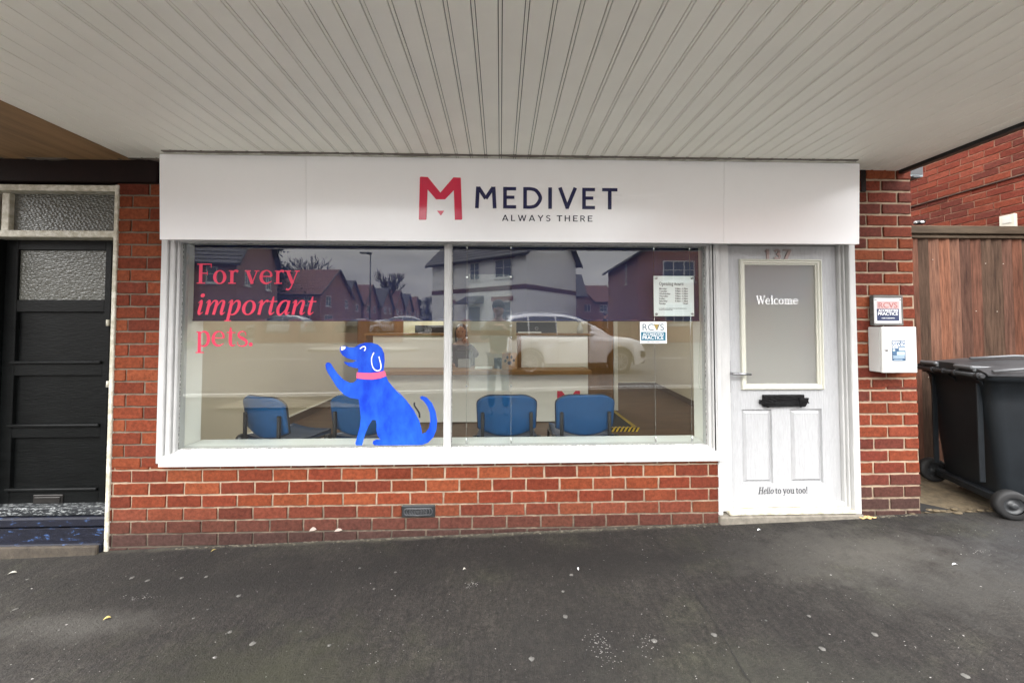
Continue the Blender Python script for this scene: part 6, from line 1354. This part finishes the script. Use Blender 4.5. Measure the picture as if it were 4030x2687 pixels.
# ------------------------------------------------------------------ cars
carwhite = mat('white_car_paint', (.78,.79,.80), .25, coat=1, crough=.03); cargl = mat('car_glass', (.02,.022,.025), .05, spec=.9)
def car(label, loc, rz, paint, prof, length, W_=1.78, wheel_r=.33, wx=(.78, 3.30), group=None, name='parked_car', lights=True):
    """side profile stations: (x, bonnet/belt height, roof height or None); front is at x = length"""
    r = thing(name, label, 'car', group=group)
    belts, roofs = prof
    def interp(L, x):
        for (a, h), (b, g) in zip(L, L[1:]):
            if a <= x <= b: t = (x-a)/(b-a) if b > a else 0; t = t*t*(3-2*t)*.35+t*.65; return h+(g-h)*t
        return L[-1][1] if x > L[-1][0] else L[0][1]
    xs = sorted(set([i*length/64 for i in range(65)]+[w_x+wheel_r*1.16*math.cos(math.pi*k/10) for w_x in wx for k in range(11)]))
    def bot(x):
        b = .24+.12*max(0, 1-x/.35)+.10*max(0, (x-(length-.35))/.35)
        for w_x in wx:
            q = (wheel_r*1.16)**2-(x-w_x)**2
            if q > 0: b = max(b, wheel_r+math.sqrt(q))
        return b
    def hw(x): t = x/length; return W_/2*(1-.16*max(0, (t-.86)/.14)**2-.10*max(0, (.07-t)/.07)**2)
    vs = []; n = 0
    for x in xs:
        bz = bot(x); bel = interp(belts, x); h = hw(x); mid = min(max(.55, bz+.02), bel-.05)
        sec = [(h*.96, bz), (h*1.0, max(bz+.01, mid)), (h*.985, bel-.10 if bel-.10 > mid else mid+.01), (h*.93, bel-.01), (h*.80, bel+.02), (h*.4, bel+.035), (0, bel+.04)]
        ring_ = [(-a_, z_) for a_, z_ in sec]+[(a_, z_) for a_, z_ in sec[-2::-1]]; n = len(ring_); vs += [(x, a_, z_) for a_, z_ in ring_]
    mb = MB(); m = len(xs); mb.add(vs, [(i*n+k, i*n+k+1, (i+1)*n+k+1, (i+1)*n+k) for i in range(m-1) for k in range(n-1)]+[tuple(range(n)), tuple((m-1)*n+k for k in range(n-1, -1, -1))], None, 0, True)
    body = obj('body', mb, paint, r)
    # cabin
    x0, x1 = roofs[0][0], roofs[-1][0]; cs = [x0+(x1-x0)*i/40 for i in range(41)]; vs = []
    for x in cs:
        rz_ = interp(roofs, x); bel = interp(belts, x)+.0; t = max(0, min(1, (rz_-bel)/.5)); hb_ = hw(x)*.92; ht = hb_-.17*t
        sec = [(hb_, bel-.02), (hb_*(1-t*.0)-.10*t, bel+(rz_-bel)*.55), (ht, rz_-.07*t), (ht-.10, rz_-.015*t), (ht*.5, rz_+.012), (0, rz_+.018)]
        ring_ = [(-a_, z_) for a_, z_ in sec]+[(a_, z_) for a_, z_ in sec[-2::-1]]; n = len(ring_); vs += [(x, a_, z_) for a_, z_ in ring_]
    m = len(cs); mb = MB().add(vs, [(i*n+k, i*n+k+1, (i+1)*n+k+1, (i+1)*n+k) for i in range(m-1) for k in range(n-1)], None, 0, True); obj('roof', mb, paint, r)
    # windows: side glass panels slightly proud, windscreen, rear screen
    for s_ in (-1, 1):
        g = MB(); segs = [(x0+.10, x0+(x1-x0)*.22), (x0+(x1-x0)*.235, x0+(x1-x0)*.47), (x0+(x1-x0)*.485, x0+(x1-x0)*.80)]
        for a_, b_ in segs:
            vs = []; K = 10
            for i in range(K+1):
                x = a_+(b_-a_)*i/K; rz_ = interp(roofs, x); bel = interp(belts, x); t = max(0, min(1, (rz_-bel)/.5)); hb_ = hw(x)*.92
                zt_ = max(bel+.05, rz_-.085*t); zm = bel+(rz_-bel)*.55; zm = min(zm, zt_)
                for zz, yy in ((bel+.03, hb_), (zm, hb_-.10*t), (zt_, hb_-.17*t+.0)): vs.append((x, s_*(yy+.006), zz))
            g.add(vs, [(3*i+j, 3*i+j+1, 3*i+j+4, 3*i+j+3) for i in range(K) for j in (0,1)], None, 0, True)
        obj('side_windows', g, cargl, r)
    def screen(a_, b_):
        vs = []
        for i in range(9):
            x = a_+(b_-a_)*i/8; rz_ = interp(roofs, x); bel = interp(belts, x); t = max(0, min(1, (rz_-bel)/.5)); ht = hw(x)*.92-.17*t
            for q_ in (-1,-.5,0,.5,1): vs.append((x, q_*(ht-.10), rz_+.026-.008*abs(q_)))
        return MB().add(vs, [(5*i+j, 5*i+j+1, 5*i+j+6, 5*i+j+5) for i in range(8) for j in range(4)], None, 0, True)
    obj('windscreen', screen(x0+(x1-x0)*.70, x1-.06), cargl, r); obj('rear_screen', screen(x0+.02, x0+.22), cargl, r)
    al = mat('alloy', (.55,.55,.56), .3, metal=.8) if 'alloy' not in MATS else MATS['alloy']
    for w_x in wx:
        for s_ in (-1, 1):
            yw = s_*(W_/2-.10); wh = obj('wheel', MB().lathe((w_x, yw, wheel_r), (0,1,0), [(-.09,wheel_r*.68),(-.10,wheel_r*.9),(-.07,wheel_r),(.07,wheel_r),(.10,wheel_r*.9),(.09,wheel_r*.68)], 30), rubber_m, r)
            rm = MB().lathe((w_x, yw, wheel_r), (0,s_,0), [(.085,wheel_r*.70),(.095,wheel_r*.66),(.075,wheel_r*.60),(.02,wheel_r*.58)], 30)
            for k in range(10): a_ = k*math.pi/5; rm.tube([(w_x+.05*math.cos(a_), yw+s_*.08, wheel_r+.05*math.sin(a_)), (w_x+wheel_r*.64*math.cos(a_+.12), yw+s_*.085, wheel_r+wheel_r*.64*math.sin(a_+.12))], .013, 5)
            rm.lathe((w_x, yw, wheel_r), (0,s_,0), [(.09,.055),(.10,.04),(.10,0)], 14); obj('rim', rm, al, wh)
            obj('disc', MB().lathe((w_x, yw, wheel_r), (0,s_,0), [(.0,wheel_r*.6),(.01,0)], 20), blackpl, wh)
            ar = MB(); pts = [(w_x+wheel_r*1.17*math.cos(a_), s_*hw(w_x)*1.0, wheel_r+wheel_r*1.17*math.sin(a_)) for a_ in [math.pi*(-.08+1.16*k/16) for k in range(17)]]; ar.tube(pts, .018, 5); obj('arch_trim', ar, blackpl if name == 'white_car' else paint, body)
    fl, rl2 = interp(belts, length-.1), interp(belts, .1)
    for s_ in (-1,1):
        obj('headlight', MB().ell((length-.24, s_*(W_/2-.22), interp(belts, length-.25)-.10), (.20,.14,.085), 14, 8), mat('lamp_lens', (.55,.57,.6), .1) if 'lamp_lens' not in MATS else MATS['lamp_lens'], r)
        obj('tail_light', MB().ell((.05, s_*(W_/2-.14), interp(belts, .1)-.14), (.07,.10,.14), 10, 8), mat('tail_red', (.3,.01,.01), .2) if 'tail_red' not in MATS else MATS['tail_red'], r)
        xm = x0+(x1-x0)*.78; zb__ = interp(belts, xm)
        mr_ = obj('mirror', MB().ell((xm, s_*(W_/2+.06), zb__+.09), (.07,.11,.075), 12, 8).bbox(xm-.02, xm+.03, min(s_*(W_/2-.06), s_*(W_/2+.05)), max(s_*(W_/2-.06), s_*(W_/2+.05)), zb__+.0, zb__+.05, .005), paint, r)
        for xd in (x0+(x1-x0)*.26, x0+(x1-x0)*.52): obj('door_handle', MB().bbox(xd-.09, xd+.09, min(s_*(W_/2-.01), s_*(W_/2+.03)), max(s_*(W_/2-.01), s_*(W_/2+.03)), interp(belts, xd)-.17, interp(belts, xd)-.135, .008), paint, r)
        sg = MB()
        for xd in (x0+(x1-x0)*.24+.0, x0+(x1-x0)*.478, x0+(x1-x0)*.76): sg.bbox(xd-.004, xd+.004, min(s_*(W_/2-.02), s_*(W_/2+.004)), max(s_*(W_/2-.02), s_*(W_/2+.004)), .42, interp(belts, xd)-.03, .001)
        obj('door_seams', sg, blackpl, body)
        obj('side_skirt', MB().bbox(wx[0]+wheel_r*1.2, wx[1]-wheel_r*1.2, min(s_*(W_/2-.06), s_*(W_/2+.004)), max(s_*(W_/2-.06), s_*(W_/2+.004)), .20, .33, .02), blackpl, body)
        obj('roof_rail', MB().tube([(x0+.35, s_*(W_/2-.33), interp(roofs, x0+.35)+.02), (x0+.6, s_*(W_/2-.33), interp(roofs, x0+.6)+.05), (x0+(x1-x0)*.55, s_*(W_/2-.33), interp(roofs, x0+(x1-x0)*.55)+.05), (x0+(x1-x0)*.64, s_*(W_/2-.33), interp(roofs, x0+(x1-x0)*.64)+.01)], .014, 6), steel_m, body) if name == 'white_car' else None
    obj('bumper', MB().bbox(length-.16, length+.015, -W_/2+.2, W_/2-.2, .26, .48, .04).bbox(-.01, .12, -W_/2+.2, W_/2-.2, .3, .52, .04), blackpl, body)
    obj('fog_lamp_surround', MB().bbox(length-.22, length-.06, -W_/2+.03, -W_/2+.20, .46, .64, .03).bbox(length-.22, length-.06, W_/2-.20, W_/2-.03, .46, .64, .03), blackpl, body)
    r.location = loc; r.rotation_euler = (0,0,rz); return r
suv = ([(0,1.0),(.08,1.06),(.6,1.08),(2.2,1.05),(3.1,1.03),(3.7,.99),(4.0,.91),(4.14,.76),(4.2,.5)], [(.0,1.05),(.10,1.50),(.35,1.64),(.9,1.70),(1.7,1.69),(2.2,1.60),(2.7,1.36),(3.15,1.04)])
q = place(2084, 10.3); q2 = place(2470, 10.75); rzc = math.atan2(q2[1]-q[1], q2[0]-q[0])
cr_ = car('white compact off-road car with black lower trim parked on the road facing right', (0,0,0), 0, carwhite, suv, 4.2, 1.77, .345, (.72, 3.34), name='white_car')
ux = Vector((math.cos(rzc), math.sin(rzc), 0)); uy = Vector((-ux.y, ux.x, 0)); base = Vector((q[0], q[1], 0))-ux*.72-uy*.83
cr_.location = (base.x, base.y, gz(base.x+2, base.y)-.08+.0); cr_.rotation_euler = (0,0,rzc)
hatch = ([(0,.8),(.1,.9),(.7,.93),(2.4,.9),(3.2,.84),(3.8,.74),(4.1,.62),(4.2,.45)], [(.05,.93),(.35,1.25),(.8,1.42),(1.5,1.46),(2.1,1.42),(2.6,1.2),(3.1,.86)])
pal = {'silver': mat('silver_car_paint', (.35,.36,.38), .3, coat=1), 'dark': mat('dark_car_paint', (.02,.022,.03), .3, coat=1), 'white': carwhite}
for px, d_, c_, rot_, lb in ((1225, 26, 'silver', 175, 'silver parked car in front of the broad red tiled house'), (1480, 42, 'dark', 170, 'dark parked car beside the foot of the street lamp'), (1535, 52, 'white', 120, 'white parked car half hidden behind the dark one'),
     (1590, 60, 'dark', 150, 'dark parked car before the last houses of the row'), (1625, 72, 'silver', 110, 'pale parked car, furthest but one along the row'), (1655, 80, 'dark', 150, 'dark parked car, furthest along the row of houses'), (1668, 30, 'silver', 175, 'grey car bonnet beside the left end of the white house')):
    x_, y_, z_ = place(px, d_); c = car(lb, (x_, y_, gz(x_, y_)), R(rot_), pal[c_], hatch, 4.2, 1.75, .31, (.8, 3.3), group='cars parked along the far road')
